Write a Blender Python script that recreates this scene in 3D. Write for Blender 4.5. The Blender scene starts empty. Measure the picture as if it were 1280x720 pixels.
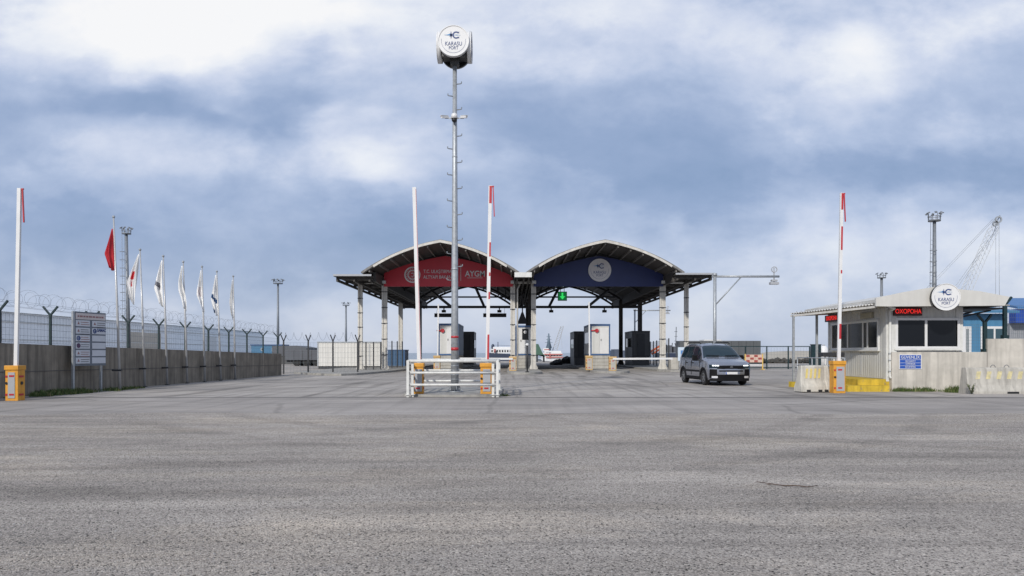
import bpy, bmesh, math, random
from mathutils import Vector, Matrix
random.seed(7)
S = bpy.context.scene
COL = S.collection
PI = math.pi

# ------------------------------------------------------------------ camera
F, HX, HY, HZ = 924.0, 640.0, 441.0, 1.4
cam = bpy.data.cameras.new('camera'); camo = bpy.data.objects.new('camera', cam); COL.objects.link(camo)
camo.location = (0, 0, HZ); camo.rotation_euler = (PI/2, 0, 0)
cam.sensor_width = 36; cam.lens = 36*F/1280; cam.shift_y = (HY-360)/1280
cam.clip_start = .1; cam.clip_end = 20000
S.camera = camo
S.view_settings.view_transform = 'Standard'
S.view_settings.look = 'None'
S.view_settings.exposure = 0.0
S.view_settings.gamma = 1.0

def lin(r, g, b):
    f = lambda c: (c/255/12.92) if c/255 <= .04045 else ((c/255+.055)/1.055)**2.4
    return (f(r), f(g), f(b), 1)

# ------------------------------------------------------------------ world: sky + broken cloud deck
SUN = Vector((-.45, -1.0, .68)).normalized()
w = bpy.data.worlds.new('World'); S.world = w; w.use_nodes = True
nt = w.node_tree; nt.nodes.clear()
def N(t, **k):
    n = nt.nodes.new(t)
    for a, b in k.items(): setattr(n, a, b)
    return n
def L(a, b): nt.links.new(a, b)
def M(op, a, b=None, c=None):
    n = N('ShaderNodeMath', operation=op)
    for i, v in enumerate((a, b, c)):
        if v is None: continue
        if isinstance(v, (int, float)): n.inputs[i].default_value = v
        else: L(v, n.inputs[i])
    return n.outputs[0]
sky = N('ShaderNodeTexSky', sky_type='NISHITA', sun_disc=False)
sky.sun_elevation = math.asin(SUN.z); sky.sun_rotation = math.atan2(SUN.x, SUN.y)
tc = N('ShaderNodeTexCoord'); sx = N('ShaderNodeSeparateXYZ'); L(tc.outputs['Generated'], sx.inputs[0])
yy = M('MAXIMUM', M('ABSOLUTE', sx.outputs[1]), .12)
u0 = M('DIVIDE', sx.outputs[0], yy); v0 = M('DIVIDE', sx.outputs[2], yy)
cb = N('ShaderNodeCombineXYZ'); L(M('MULTIPLY', u0, 1.0), cb.inputs[0]); L(M('MULTIPLY', v0, 2.3), cb.inputs[1]); L(sx.outputs[1], cb.inputs[2])
def noise(scale, det, rough, off=0, dist=0.0, vy=1.0):
    mp = N('ShaderNodeMapping'); mp.inputs[3].default_value = (1, vy, 1); mp.inputs[1].default_value = (off, off*.7, off*.3); L(cb.outputs[0], mp.inputs[0])
    n = N('ShaderNodeTexNoise'); n.inputs['Scale'].default_value = scale; n.inputs['Detail'].default_value = det
    n.inputs['Roughness'].default_value = rough; n.inputs['Distortion'].default_value = dist; L(mp.outputs[0], n.inputs['Vector']); return n
wn = noise(3.0, 4, .5, 3.1); ws = N('ShaderNodeSeparateColor'); L(wn.outputs['Color'], ws.inputs[0])
wn2 = noise(11.0, 4, .55, 9.1); ws2 = N('ShaderNodeSeparateColor'); L(wn2.outputs['Color'], ws2.inputs[0])
u = M('ADD', M('ADD', u0, M('MULTIPLY', M('SUBTRACT', ws.outputs[0], .5), .42)), M('MULTIPLY', M('SUBTRACT', ws2.outputs[0], .5), .09))
v = M('ADD', M('ADD', v0, M('MULTIPLY', M('SUBTRACT', ws.outputs[1], .5), .17)), M('MULTIPLY', M('SUBTRACT', ws2.outputs[1], .5), .05))
BL = [(230, 25, 200, 62, .55), (40, 40, 130, 60, .22), (430, -10, 200, 45, .26), (500, 185, 130, 30, .25), (310, 128, 40, 14, .22),
      (430, 140, 60, 18, .18), (1040, 65, 90, 70, .32), (1240, 40, 120, 60, .22), (1120, 320, 380, 60, .2), (640, 215, 160, 25, .12), (770, 25, 200, 60, .16), (600, 60, 90, 40, .06),
      (330, 215, 160, 26, .10), (720, 400, 500, 40, .12), (240, 395, 120, 14, .06),
      (230, 138, 260, 34, -.26), (500, 285, 150, 40, -.22), (850, 225, 330, 50, -.25), (1200, 205, 220, 45, -.24), (460, 95, 120, 30, -.14),
      (220, 310, 300, 70, -.26), (720, 150, 160, 50, -.14), (60, 250, 200, 40, -.10)]
B = M('ADD', .47, 0.0)
for x, y, sw, sh, a in BL:
    du = M('DIVIDE', M('SUBTRACT', u, (x-HX)/F), sw/F); dv = M('DIVIDE', M('SUBTRACT', v, (HY-y)/F), sh/F)
    e = M('EXPONENT', M('MULTIPLY', M('ADD', M('MULTIPLY', du, du), M('MULTIPLY', dv, dv)), -1.0))
    B = M('MULTIPLY_ADD', e, a, B)
n1 = noise(7.0, 8, .58, 1.7, .15, .62)
B = M('ADD', B, M('MULTIPLY', M('SUBTRACT', n1.outputs['Fac'], .5), .50))
n2 = noise(2.4, 5, .55, 5.2, .1, .8)
B = M('ADD', B, M('MULTIPLY', M('SUBTRACT', n2.outputs['Fac'], .5), .22))
n4 = noise(17.0, 8, .62, 4.4, .1, .7); B = M('ADD', B, M('MULTIPLY', M('SUBTRACT', n4.outputs['Fac'], .5), .17))
n3 = noise(4.2, 7, .55, 12.3, .1, .7); s3 = N('ShaderNodeMapRange', interpolation_type='SMOOTHSTEP'); s3.inputs[1].default_value = .44; s3.inputs[2].default_value = .58; s3.inputs[3].default_value = -.055; s3.inputs[4].default_value = .075; L(n3.outputs['Fac'], s3.inputs[0])
B = M('ADD', B, s3.outputs[0])
rp = N('ShaderNodeValToRGB'); cr = rp.color_ramp
stops = [(.02, (134, 158, 194)), (.24, (153, 173, 207)), (.45, (182, 197, 225)), (.62, (210, 219, 239)), (.80, (238, 242, 250)), (1.0, (253, 253, 254))]
cr.elements[0].position = stops[0][0]; cr.elements[0].color = lin(*stops[0][1])
cr.elements[1].position = stops[-1][0]; cr.elements[1].color = lin(*stops[-1][1])
for p, c in stops[1:-1]:
    e = cr.elements.new(p); e.color = lin(*c)
L(B, rp.inputs[0])
hz = N('ShaderNodeMapRange'); hz.inputs[1].default_value = .02; hz.inputs[2].default_value = .20; hz.inputs[3].default_value = .42; hz.inputs[4].default_value = 0; L(v0, hz.inputs[0])
hm = N('ShaderNodeMix', data_type='RGBA'); L(hz.outputs[0], hm.inputs[0]); L(rp.outputs[0], hm.inputs[6]); hm.inputs[7].default_value = lin(188, 196, 212)
bgS = N('ShaderNodeBackground'); L(sky.outputs[0], bgS.inputs[0]); bgS.inputs[1].default_value = .10
bgC = N('ShaderNodeBackground'); L(hm.outputs[2], bgC.inputs[0]); bgC.inputs[1].default_value = 1.0
mx = N('ShaderNodeMixShader'); mx.inputs[0].default_value = .93; L(bgS.outputs[0], mx.inputs[1]); L(bgC.outputs[0], mx.inputs[2])
wo = N('ShaderNodeOutputWorld'); L(mx.outputs[0], wo.inputs[0])

sl = bpy.data.lights.new('sun', 'SUN'); slo = bpy.data.objects.new('sun', sl); COL.objects.link(slo)
sl.energy = 3.45; sl.angle = math.radians(2.2); sl.color = (1, .955, .88)
slo.rotation_euler = SUN.to_track_quat('Z', 'Y').to_euler()

# ------------------------------------------------------------------ helpers
def W(px, py, Y): return Vector(((px-HX)*Y/F, Y, HZ+(HY-py)*Y/F))
def PX(px, Y): return (px-HX)*Y/F
def PZ(py, Y): return HZ+(HY-py)*Y/F

SPLIT = {'roof_bolt', 'ship_window', 'corner_post', 'base_gusset', 'strap', 'clamp', 'wall_bracket', 'foot_notch', 'pipe_clip', 'porthole', 'landing_leg', 'door_gap', 'eaves_beam', 'lifting_loop', 'red_trim', 'reflector', 'lock', 'wiper', 'hanger', 'chain', 'wall_stripe', 'side_canopy', 'boom_head'}
class MB:
    """collects shapes (world coordinates); build() links them as one mesh object"""
    def __init__(s): s.bm = bmesh.new(); s.mi = 0; s.mt = Matrix()
    def vs(s, pts): return [s.bm.verts.new(s.mt @ Vector(p)) for p in pts]
    def f(s, v, smooth=False):
        try:
            q = s.bm.faces.new(v); q.material_index = s.mi; q.smooth = smooth; return q
        except ValueError: return None
    def poly(s, pts): return s.f(s.vs(pts))
    def box(s, x0, x1, y0, y1, z0, z1, bev=0):
        b = s.bm if not bev else bmesh.new()
        v = [b.verts.new(((s.mt if not bev else Matrix()) @ Vector(p))) for p in ((x0,y0,z0),(x1,y0,z0),(x1,y1,z0),(x0,y1,z0),(x0,y0,z1),(x1,y0,z1),(x1,y1,z1),(x0,y1,z1))]
        for q in ((3,2,1,0),(4,5,6,7),(0,1,5,4),(1,2,6,5),(2,3,7,6),(3,0,4,7)):
            fc = b.faces.new([v[i] for i in q]); fc.material_index = s.mi
        if bev:
            bmesh.ops.bevel(b, geom=list(b.edges), offset=bev, segments=2, affect='EDGES', profile=.6)
            mp = {q: s.bm.verts.new(s.mt @ q.co) for q in b.verts}
            for fc in b.faces: s.f([mp[q] for q in fc.verts])
            b.free()
        return s
    def cb(s, c, d, bev=0): return s.box(c[0]-d[0]/2, c[0]+d[0]/2, c[1]-d[1]/2, c[1]+d[1]/2, c[2]-d[2]/2, c[2]+d[2]/2, bev)
    def tube(s, pts, r, seg=8, caps=True, smooth=True):
        pts = [Vector(p) for p in pts]
        rr = r if isinstance(r, (list, tuple)) else [r]*len(pts)
        rings = []; prev = None
        for i, p in enumerate(pts):
            t = (pts[min(i+1, len(pts)-1)]-pts[max(i-1, 0)]).normalized()
            if prev is None:
                a = t.orthogonal().normalized()
            else:
                a = (prev-t*prev.dot(t))
                a = a.normalized() if a.length > 1e-6 else t.orthogonal().normalized()
            prev = a; b = t.cross(a)
            rings.append(s.vs([p+(a*math.cos(2*PI*k/seg)+b*math.sin(2*PI*k/seg))*rr[i] for k in range(seg)]))
        for A, Bq in zip(rings, rings[1:]):
            for k in range(seg): s.f([A[k], A[(k+1) % seg], Bq[(k+1) % seg], Bq[k]], smooth and seg > 4)
        if caps: s.f(rings[0][::-1]); s.f(rings[-1])
        return s
    def bar(s, p, q, wd, ht):
        """rectangular bar from p to q: width across, height up"""
        p, q = Vector(p), Vector(q); t = (q-p).normalized()
        up = Vector((0,0,1)) if abs(t.z) < .95 else Vector((0,1,0))
        a = t.cross(up).normalized()*wd/2; b = a.cross(t).normalized()*ht/2
        A = s.vs([p-a-b, p+a-b, p+a+b, p-a+b]); Bq = s.vs([q-a-b, q+a-b, q+a+b, q-a+b])
        for k in range(4): s.f([A[k], A[(k+1) % 4], Bq[(k+1) % 4], Bq[k]])
        s.f(A[::-1]); s.f(Bq); return s
    def prism(s, pts, d):
        """extrude a planar outline by vector d"""
        d = Vector(d); A = s.vs(pts); Bq = s.vs([Vector(p)+d for p in pts]); n = len(pts)
        for k in range(n): s.f([A[k], A[(k+1) % n], Bq[(k+1) % n], Bq[k]])
        s.f(A[::-1]); s.f(Bq); return s
    def disc(s, c, r, nrm, th, seg=40, r2=None):
        c, nrm = Vector(c), Vector(nrm).normalized()
        return s.tube([c, c+nrm*th], [r, r2 or r], seg)
    def ring(s, c, r0, r1, nrm, th, seg=40, a0=0, a1=2*PI, up=(0,0,1)):
        c, nrm, up = Vector(c), Vector(nrm).normalized(), Vector(up); a = up.cross(nrm).normalized(); up = nrm.cross(a)
        full = abs(a1-a0-2*PI) < 1e-6; n = seg if full else seg+1; P = []
        for i in range(n):
            t = a0+(a1-a0)*i/seg; d = a*math.cos(t)+up*math.sin(t)
            P.append(s.vs([c+d*r0, c+d*r1, c+d*r1+nrm*th, c+d*r0+nrm*th]))
        for i in range(n if full else n-1):
            A, Bq = P[i], P[(i+1) % n]
            for k in range(4): s.f([A[k], Bq[k], Bq[(k+1) % 4], A[(k+1) % 4]])
        if not full: s.f(P[0]); s.f(P[-1][::-1])
        return s
    def grid(s, fn, nu, nv, smooth=True, mfn=None):
        G = [[s.bm.verts.new(s.mt @ Vector(fn(i/nu, j/nv))) for j in range(nv+1)] for i in range(nu+1)]
        for i in range(nu):
            for j in range(nv):
                q = s.f([G[i][j], G[i+1][j], G[i+1][j+1], G[i][j+1]], smooth)
                if mfn and q: q.material_index = mfn((i+.5)/nu, (j+.5)/nv)
        return s
    def build(s, name, mat, parent=None, at=None, fix=True, sharp=None):
        if name in SPLIT and parent:          # loose pieces become parts of their own
            todo = set(s.bm.verts); isl = []
            while todo:
                st = [todo.pop()]; cur = set(st)
                while st:
                    for e in st.pop().link_edges:
                        for q in e.verts:
                            if q not in cur: cur.add(q); todo.discard(q); st.append(q)
                isl.append(cur)
            if len(isl) > 1:
                first = None
                for cur in isl:
                    m = MB(); mp = {q: m.bm.verts.new(q.co) for q in cur}
                    for fc in {f for q in cur for f in q.link_faces}:
                        nf = m.bm.faces.new([mp[q] for q in fc.verts]); nf.smooth = fc.smooth
                    o = m._build(name, mat, parent, at, fix, sharp); first = first or o
                s.bm.free(); return first
        return s._build(name, mat, parent, at, fix, sharp)
    def _build(s, name, mat, parent=None, at=None, fix=True, sharp=None):
        if fix: bmesh.ops.recalc_face_normals(s.bm, faces=list(s.bm.faces))
        me = bpy.data.meshes.new(name); s.bm.to_mesh(me); s.bm.free()
        for m in (mat if isinstance(mat, (list, tuple)) else [mat]): me.materials.append(m)
        o = bpy.data.objects.new(name, me); COL.objects.link(o)
        if sharp: me.shade_smooth(); me.set_sharp_from_angle(angle=sharp)
        base = wpos(parent) if parent else Vector((0,0,0))
        if parent: o.parent = parent
        at = Vector(at) if at is not None else base
        me.transform(Matrix.Translation(-at)); o.location = at-base
        return o
def wpos(o):
    p = Vector((0,0,0))
    while o: p += o.location; o = o.parent
    return p
def tag(o, label=None, cat=None, group=None, kind=None):
    if label: o['label'] = label
    if cat: o['category'] = cat
    if group: o['group'] = group
    if kind: o['kind'] = kind
    return o
def thing(name, loc, label, cat, group=None):
    o = bpy.data.objects.new(name, None); COL.objects.link(o); o.location = loc; o.empty_display_size = .3
    return tag(o, label, cat, group)
def copy_tree(o, parent=None, loc=None, rz=None, label=None):
    c = o.copy(); COL.objects.link(c); c.parent = parent
    for ch in list(o.children): copy_tree(ch, c)
    if loc is not None: c.location = loc
    if rz is not None: c.rotation_euler = (0, 0, rz)
    if label: c['label'] = label
    return c
def text(name, s, size, loc, mat, parent, depth=.006, align='CENTER', rz=0, wide=1.0, bold=0.0, space=1.0):
    cu = bpy.data.curves.new('lettering', 'FONT'); cu.body = s; cu.size = size; cu.extrude = depth; cu.offset = bold
    cu.align_x = align; cu.align_y = 'CENTER'; cu.space_character = space
    t = bpy.data.objects.new('lettering', cu); COL.objects.link(t)
    dg = bpy.context.evaluated_depsgraph_get(); me = bpy.data.meshes.new_from_object(t.evaluated_get(dg)); bpy.data.objects.remove(t)
    me.transform(Matrix.Diagonal((wide, 1, 1, 1))); me.transform(Matrix.Rotation(PI/2, 4, 'X')); me.transform(Matrix.Rotation(rz, 4, 'Z'))
    me.materials.clear(); me.materials.append(mat)
    o = bpy.data.objects.new(name, me); COL.objects.link(o); o.parent = parent; o.location = Vector(loc)-wpos(parent)
    return o

# ------------------------------------------------------------------ materials
def mat(name, col, rough=.6, metal=0, var=.12, scale=3.0, bump=0.0, bscale=None, streak=0.0, spec=.5, rust=None, coat=0):
    """base colour broken up by noise; streak = vertical rain stains; rust = (colour, amount)"""
    m = bpy.data.materials.new(name); m.use_nodes = True; t = m.node_tree; b = t.nodes['Principled BSDF']
    def n(k, **kw):
        q = t.nodes.new(k)
        for a, c in kw.items(): setattr(q, a, c)
        return q
    tc = n('ShaderNodeTexCoord')
    def noi(sc, det=6, ro=.6, stretch=None):
        q = n('ShaderNodeTexNoise'); q.inputs['Scale'].default_value = sc; q.inputs['Detail'].default_value = det; q.inputs['Roughness'].default_value = ro
        if stretch:
            mp = n('ShaderNodeMapping'); mp.inputs['Scale'].default_value = stretch; t.links.new(tc.outputs['Object'], mp.inputs[0]); t.links.new(mp.outputs[0], q.inputs['Vector'])
        else: t.links.new(tc.outputs['Object'], q.inputs['Vector'])
        return q.outputs['Fac']
    def ramp(fac, a, c):
        q = n('ShaderNodeMapRange'); q.inputs[1].default_value = a; q.inputs[2].default_value = c; t.links.new(fac, q.inputs[0]); return q.outputs[0]
    def mix(fac, A, Bc, fm=1.0, mode='MIX'):
        q = n('ShaderNodeMix', data_type='RGBA', blend_type=mode)
        if isinstance(fac, float): q.inputs[0].default_value = fac
        else:
            mm = n('ShaderNodeMath', operation='MULTIPLY'); t.links.new(fac, mm.inputs[0]); mm.inputs[1].default_value = fm; t.links.new(mm.outputs[0], q.inputs[0])
        for i, c in ((6, A), (7, Bc)):
            if isinstance(c, tuple): q.inputs[i].default_value = c
            else: t.links.new(c, q.inputs[i])
        return q.outputs[2]
    c4 = (*col[:3], 1)
    c = c4
    if var:
        dk = tuple(x*(1-var) for x in col[:3])+(1,); lt = tuple(min(1, x*(1+var)) for x in col[:3])+(1,)
        c = mix(ramp(noi(scale), .3, .7), dk, lt)
    if streak:
        c = mix(ramp(noi(1.0, 5, .65, (5, 5, .25)), .45, .72), c, tuple(x*.32 for x in col[:3])+(1,), streak)
        c = mix(ramp(noi(1.3, 5, .6), .5, .75), c, tuple(x*.6 for x in col[:3])+(1,), streak*.7)
    if rust:
        c = mix(ramp(noi(6.0, 8, .7), .58, .66), c, (*rust[0], 1), rust[1])
    if isinstance(c, tuple): b.inputs['Base Color'].default_value = c
    else: t.links.new(c, b.inputs['Base Color'])
    b.inputs['Roughness'].default_value = rough; b.inputs['Metallic'].default_value = metal
    b.inputs['Specular IOR Level'].default_value = spec
    if coat: b.inputs['Coat Weight'].default_value = coat; b.inputs['Coat Roughness'].default_value = .08
    if bump:
        q = n('ShaderNodeBump'); q.inputs['Strength'].default_value = bump; q.inputs['Distance'].default_value = .02
        t.links.new(noi(bscale or scale*4, 8, .65), q.inputs['Height']); t.links.new(q.outputs[0], b.inputs['Normal'])
    return m
def corr(name, col, axis=0, period=.2, depth=.6, rough=.5, streak=.15, var=.06, metal=0):
    """ribbed sheet metal"""
    m = mat(name, col, rough, metal, var, 1.2, 0, None, streak); t = m.node_tree; b = t.nodes['Principled BSDF']
    tc = t.nodes.new('ShaderNodeTexCoord'); wv = t.nodes.new('ShaderNodeTexWave'); wv.bands_direction = 'XYZ'[axis]; wv.inputs['Scale'].default_value = 2*PI/20/period
    wv.inputs['Distortion'].default_value = 0
    t.links.new(tc.outputs['Object'], wv.inputs['Vector'])
    bp = t.nodes.new('ShaderNodeBump'); bp.inputs['Strength'].default_value = depth; bp.inputs['Distance'].default_value = .03
    t.links.new(wv.outputs['Fac'], bp.inputs['Height']); t.links.new(bp.outputs[0], b.inputs['Normal'])
    return m
def emit(name, col, st):
    m = bpy.data.materials.new(name); m.use_nodes = True; b = m.node_tree.nodes['Principled BSDF']
    b.inputs['Base Color'].default_value = (*col, 1); b.inputs['Emission Color'].default_value = (*col, 1); b.inputs['Emission Strength'].default_value = st
    return m
white = mat('white_paint', (.60, .60, .58), .5, 0, .10, 6, streak=.30)
whiteb = mat('white_plastic', (.62, .62, .62), .4, 0, .04, 3)
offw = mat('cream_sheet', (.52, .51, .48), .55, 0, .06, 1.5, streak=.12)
galv = mat('galvanised_steel', (.33, .35, .37), .45, .35, .2, 9)
colw = mat('column_paint', (.52, .50, .46), .5, 0, .12, 5, streak=.3)
dark = mat('dark_steel', (.025, .026, .03), .5, 0, .2, 5)
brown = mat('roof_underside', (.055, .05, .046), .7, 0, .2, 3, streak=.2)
green = mat('fence_green', (.006, .024, .028), .45, 0, .15, 8)
wire = mat('fence_wire', (.11, .14, .16), .5, .2, .1, 9)
razor = mat('razor_wire', (.13, .14, .16), .5, .3, .1, 9)
conc = mat('old_concrete', (.235, .205, .165), .9, 0, .28, 1.4, .35, 14, .9)
concl = mat('pale_concrete', (.50, .47, .42), .9, 0, .14, 2.2, .35, 14, .5)
concb = mat('barrier_concrete', (.43, .41, .37), .9, 0, .16, 3, .4, 16, .65)
mastm = mat('mast_slate', (.18, .195, .215), .5, .2, .15, 4)
block = mat('plinth_concrete', (.40, .385, .35), .9, 0, .15, 3, .3, 12, .35)
kerb = mat('kerb_concrete', (.30, .29, .27), .9, 0, .2, 4, .4, 16, .2)
orange = mat('cabinet_orange', (.60, .28, .03), .5, 0, .12, 5, streak=.35)
yellow = mat('yellow_paint', (.52, .36, .03), .75, 0, .2, 4, .2, 20, .55, rust=((.25, .2, .12), .85))
greyp = mat('grey_panel', (.33, .34, .36), .4, 0, .05, 5)
red = mat('red_paint', (.42, .02, .025), .45, 0, .1, 5)
redm = mat('red_band', (.40, .022, .03), .4, 0, .06, 5)
redpan = mat('red_fascia', (.46, .018, .034), .45, 0, .06, 1.2)
bluepan = mat('blue_fascia', (.010, .021, .105), .45, 0, .08, 1.2)
navy = mat('navy_print', (.02, .05, .17), .5, 0, .05, 5)
azure = mat('azure_print', (.04, .20, .42), .5, 0, .05, 5)
inkgrey = mat('grey_ink', (.10, .10, .11), .6, 0, .05, 5)
bluesign = mat('blue_sign', (.015, .075, .36), .4, 0, .06, 5)
black = mat('black_plastic', (.012, .012, .013), .45, 0, .1, 5)
glassd = mat('dark_glass', (.006, .007, .009), .08, 0, .0, 5, spec=.3)
rubber = mat('rubber', (.014, .014, .015), .8, 0, .15, 9)
boothw = mat('booth_white', (.55, .55, .53), .5, 0, .05, 2, streak=.25)
boothb = mat('booth_blue', (.045, .10, .22), .5, 0, .1, 3, streak=.2)
boothd = mat('booth_dark', (.06, .06, .062), .5, 0, .12, 3, streak=.2)
# ------------------------------------------------------------------ ground materials
def ground_mat(name, base, agg, tracks, fine=60, dust=.35, bump=.5, arcs=0, rings=()):
    m = bpy.data.materials.new(name); m.use_nodes = True; t = m.node_tree; b = t.nodes['Principled BSDF']
    nd = lambda k, **kw: [setattr(q, a, c) for q in [t.nodes.new(k)] for a, c in kw.items()] and q if False else t.nodes.new(k)
    ge = t.nodes.new('ShaderNodeNewGeometry')
    def mapv(s, rz=0, off=(0,0,0)):
        mp = t.nodes.new('ShaderNodeMapping'); mp.inputs['Scale'].default_value = s; mp.inputs['Rotation'].default_value = (0,0,rz); mp.inputs['Location'].default_value = off
        t.links.new(ge.outputs['Position'], mp.inputs[0]); return mp.outputs[0]
    def noi(sc, det, ro, vec, dist=0):
        q = t.nodes.new('ShaderNodeTexNoise'); q.inputs['Scale'].default_value = sc; q.inputs['Detail'].default_value = det; q.inputs['Roughness'].default_value = ro; q.inputs['Distortion'].default_value = dist
        t.links.new(vec, q.inputs['Vector']); return q.outputs['Fac']
    def rg(fac, a, c, lo=0, hi=1):
        q = t.nodes.new('ShaderNodeMapRange'); q.inputs[1].default_value = a; q.inputs[2].default_value = c; q.inputs[3].default_value = lo; q.inputs[4].default_value = hi; t.links.new(fac, q.inputs[0]); return q.outputs[0]
    def mm(op, a, c):
        q = t.nodes.new('ShaderNodeMath'); q.operation = op
        for i, x in enumerate((a, c)):
            if isinstance(x, (int, float)): q.inputs[i].default_value = x
            else: t.links.new(x, q.inputs[i])
        return q.outputs[0]
    P = mapv((1,1,1))
    big = noi(.22, 5, .6, mapv((.7, 1, 1), .3), .4)        # metre-wide patches
    mid = noi(1.1, 6, .65, mapv((.22, 1, 1), -.12), .5)
    val = mm('ADD', rg(big, .3, .7, .77, 1.17), rg(mid, .32, .68, -.17, .16))
    # stones
    vo = t.nodes.new('ShaderNodeTexVoronoi'); vo.inputs['Scale'].default_value = fine; t.links.new(P, vo.inputs['Vector'])
    cs = t.nodes.new('ShaderNodeSeparateColor'); t.links.new(vo.outputs['Color'], cs.inputs[0])
    st = mm('ADD', rg(cs.outputs[0], 0, 1, 1-agg*.45, 1+agg*.45), mm('MULTIPLY', rg(vo.outputs['Distance'], .2, .7, 0, 1), -agg*.5))
    st = mm('ADD', st, mm('MULTIPLY', rg(cs.outputs[1], .86, .90, 0, 1), -agg*1.1)); st = mm('ADD', st, mm('MULTIPLY', rg(cs.outputs[2], .92, .95, 0, 1), agg*.8))
    gr = noi(fine*.35, 5, .75, P)
    st = mm('ADD', st, rg(gr, .35, .65, -agg*.26, agg*.26))
    val = mm('MULTIPLY', val, st)
    if arcs:
        for rz, of in ((.16, (0,0,0)), (-.10, (7,4,0)), (.34, (3,8,0))):
            aw = noi(1.0, 5, .6, mapv((.07, 1.5, 1), rz, of), .35); val = mm('MULTIPLY', val, rg(aw, .56, .70, 1, 1-arcs)); val = mm('MULTIPLY', val, rg(aw, .28, .40, 1+arcs*.7, 1))
    # tyre marks of turning lorries: pairs of worn arcs, broken up by noise
    if rings:
        sp = t.nodes.new('ShaderNodeSeparateXYZ'); t.links.new(ge.outputs['Position'], sp.inputs[0]); bn = rg(noi(.45, 5, .65, P), .40, .62, 0, 1); wob = mm('MULTIPLY', noi(.5, 3, .5, P), .5)
        for cx, cy, R, wd, am in rings:
            dx = mm('SUBTRACT', sp.outputs[0], cx); dy = mm('SUBTRACT', sp.outputs[1], cy); rr = mm('SQRT', mm('ADD', mm('MULTIPLY', dx, dx), mm('MULTIPLY', dy, dy)), 0)
            dd = mm('ABSOLUTE', mm('SUBTRACT', mm('ADD', rr, wob), R), 0); val = mm('MULTIPLY', val, mm('SUBTRACT', 1, mm('MULTIPLY', mm('MULTIPLY', rg(dd, wd, wd*2.2, 1, 0), bn), am)))
    # tyre tracks
    if tracks:
        wv = noi(1.0, 4, .6, mapv((1.6, .07, 1), tracks[0]), .2); wv2 = noi(1.0, 4, .6, mapv((2.1, .09, 1), tracks[1], (5,3,0)), .2)
        tk = mm('ADD', rg(wv, .52, .70, 0, -tracks[2]), rg(wv2, .52, .70, 0, -tracks[2]*.8))
        val = mm('MULTIPLY', val, mm('ADD', tk, 1.03))
        # thin cracks / sealed joints
        v2 = t.nodes.new('ShaderNodeTexVoronoi'); v2.feature = 'DISTANCE_TO_EDGE'; v2.inputs['Scale'].default_value = .16
        wn = t.nodes.new('ShaderNodeTexNoise'); wn.inputs['Scale'].default_value = .8; wn.inputs['Detail'].default_value = 6; t.links.new(P, wn.inputs['Vector'])
        va = t.nodes.new('ShaderNodeMix'); va.data_type = 'VECTOR'; va.inputs[0].default_value = .25; t.links.new(P, va.inputs[4]); t.links.new(wn.outputs['Color'], va.inputs[5])
        t.links.new(va.outputs[1], v2.inputs['Vector'])
        val = mm('MULTIPLY', val, rg(v2.outputs['Distance'], .003, .010, .8, 1))
    mx = t.nodes.new('ShaderNodeMix'); mx.data_type = 'RGBA'; mx.blend_type = 'MIX'
    mx.inputs[6].default_value = (*base, 1); mx.inputs[7].default_value = (base[0]*1.34, base[1]*1.29, base[2]*1.20, 1)
    d = noi(.5, 7, .7, mapv((.45, 1.2, 1), .12, (2,9,0)), .5); t.links.new(rg(d, .50, .68, 0, dust), mx.inputs[0])
    hs = t.nodes.new('ShaderNodeMix'); hs.data_type = 'RGBA'; hs.blend_type = 'MULTIPLY'; hs.inputs[0].default_value = 1
    cc = t.nodes.new('ShaderNodeCombineColor'); [t.links.new(val, cc.inputs[i]) for i in range(3)]
    t.links.new(mx.outputs[2], hs.inputs[6]); t.links.new(cc.outputs[0], hs.inputs[7]); t.links.new(hs.outputs[2], b.inputs['Base Color'])
    b.inputs['Roughness'].default_value = .92; b.inputs['Specular IOR Level'].default_value = .25
    bp = t.nodes.new('ShaderNodeBump'); bp.inputs['Strength'].default_value = bump; bp.inputs['Distance'].default_value = .012
    h = mm('ADD', mm('MULTIPLY', rg(vo.outputs['Distance'], 0, .6, 1, 0), 1.0), mm('MULTIPLY', gr, 1.2)); t.links.new(h, bp.inputs['Height']); t.links.new(bp.outputs[0], b.inputs['Normal'])
    return m
g_road = ground_mat('worn_chip_asphalt', (.466, .422, .380), .56, None, 84, .85, .9, .20, [(-6, 24, 15.2, .16, .22), (-6, 24, 17.3, .16, .22), (9, 30, 20.5, .15, .2), (9, 30, 22.6, .15, .2), (14, 26, 17.0, .18, .2), (-16, 31, 22.5, .2, .2), (2, 40, 31.5, .14, .16), (2, 40, 33.4, .14, .16)])
g_strip = ground_mat('smooth_apron', (.312, .288, .268), .16, (1.45, 1.7, .16), 90, .3, .2)
g_lot = ground_mat('lot_asphalt', (.335, .310, .286), .14, (.25, -.12, .34), 70, .45, .25, 0, [(-16, 52, 16, .13, .4), (-16, 52, 18, .13, .4), (20, 50, 17.5, .13, .4), (20, 50, 19.5, .13, .4), (30, 40, 24.5, .14, .35), (30, 40, 26.4, .14, .35), (-20, 30, 19, .14, .3), (4, 20, 16, .12, .3), (4, 20, 18, .12, .3)])
drainm = mat('drain_dark', (.07, .068, .065), .9, 0, .35, 8)

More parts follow.
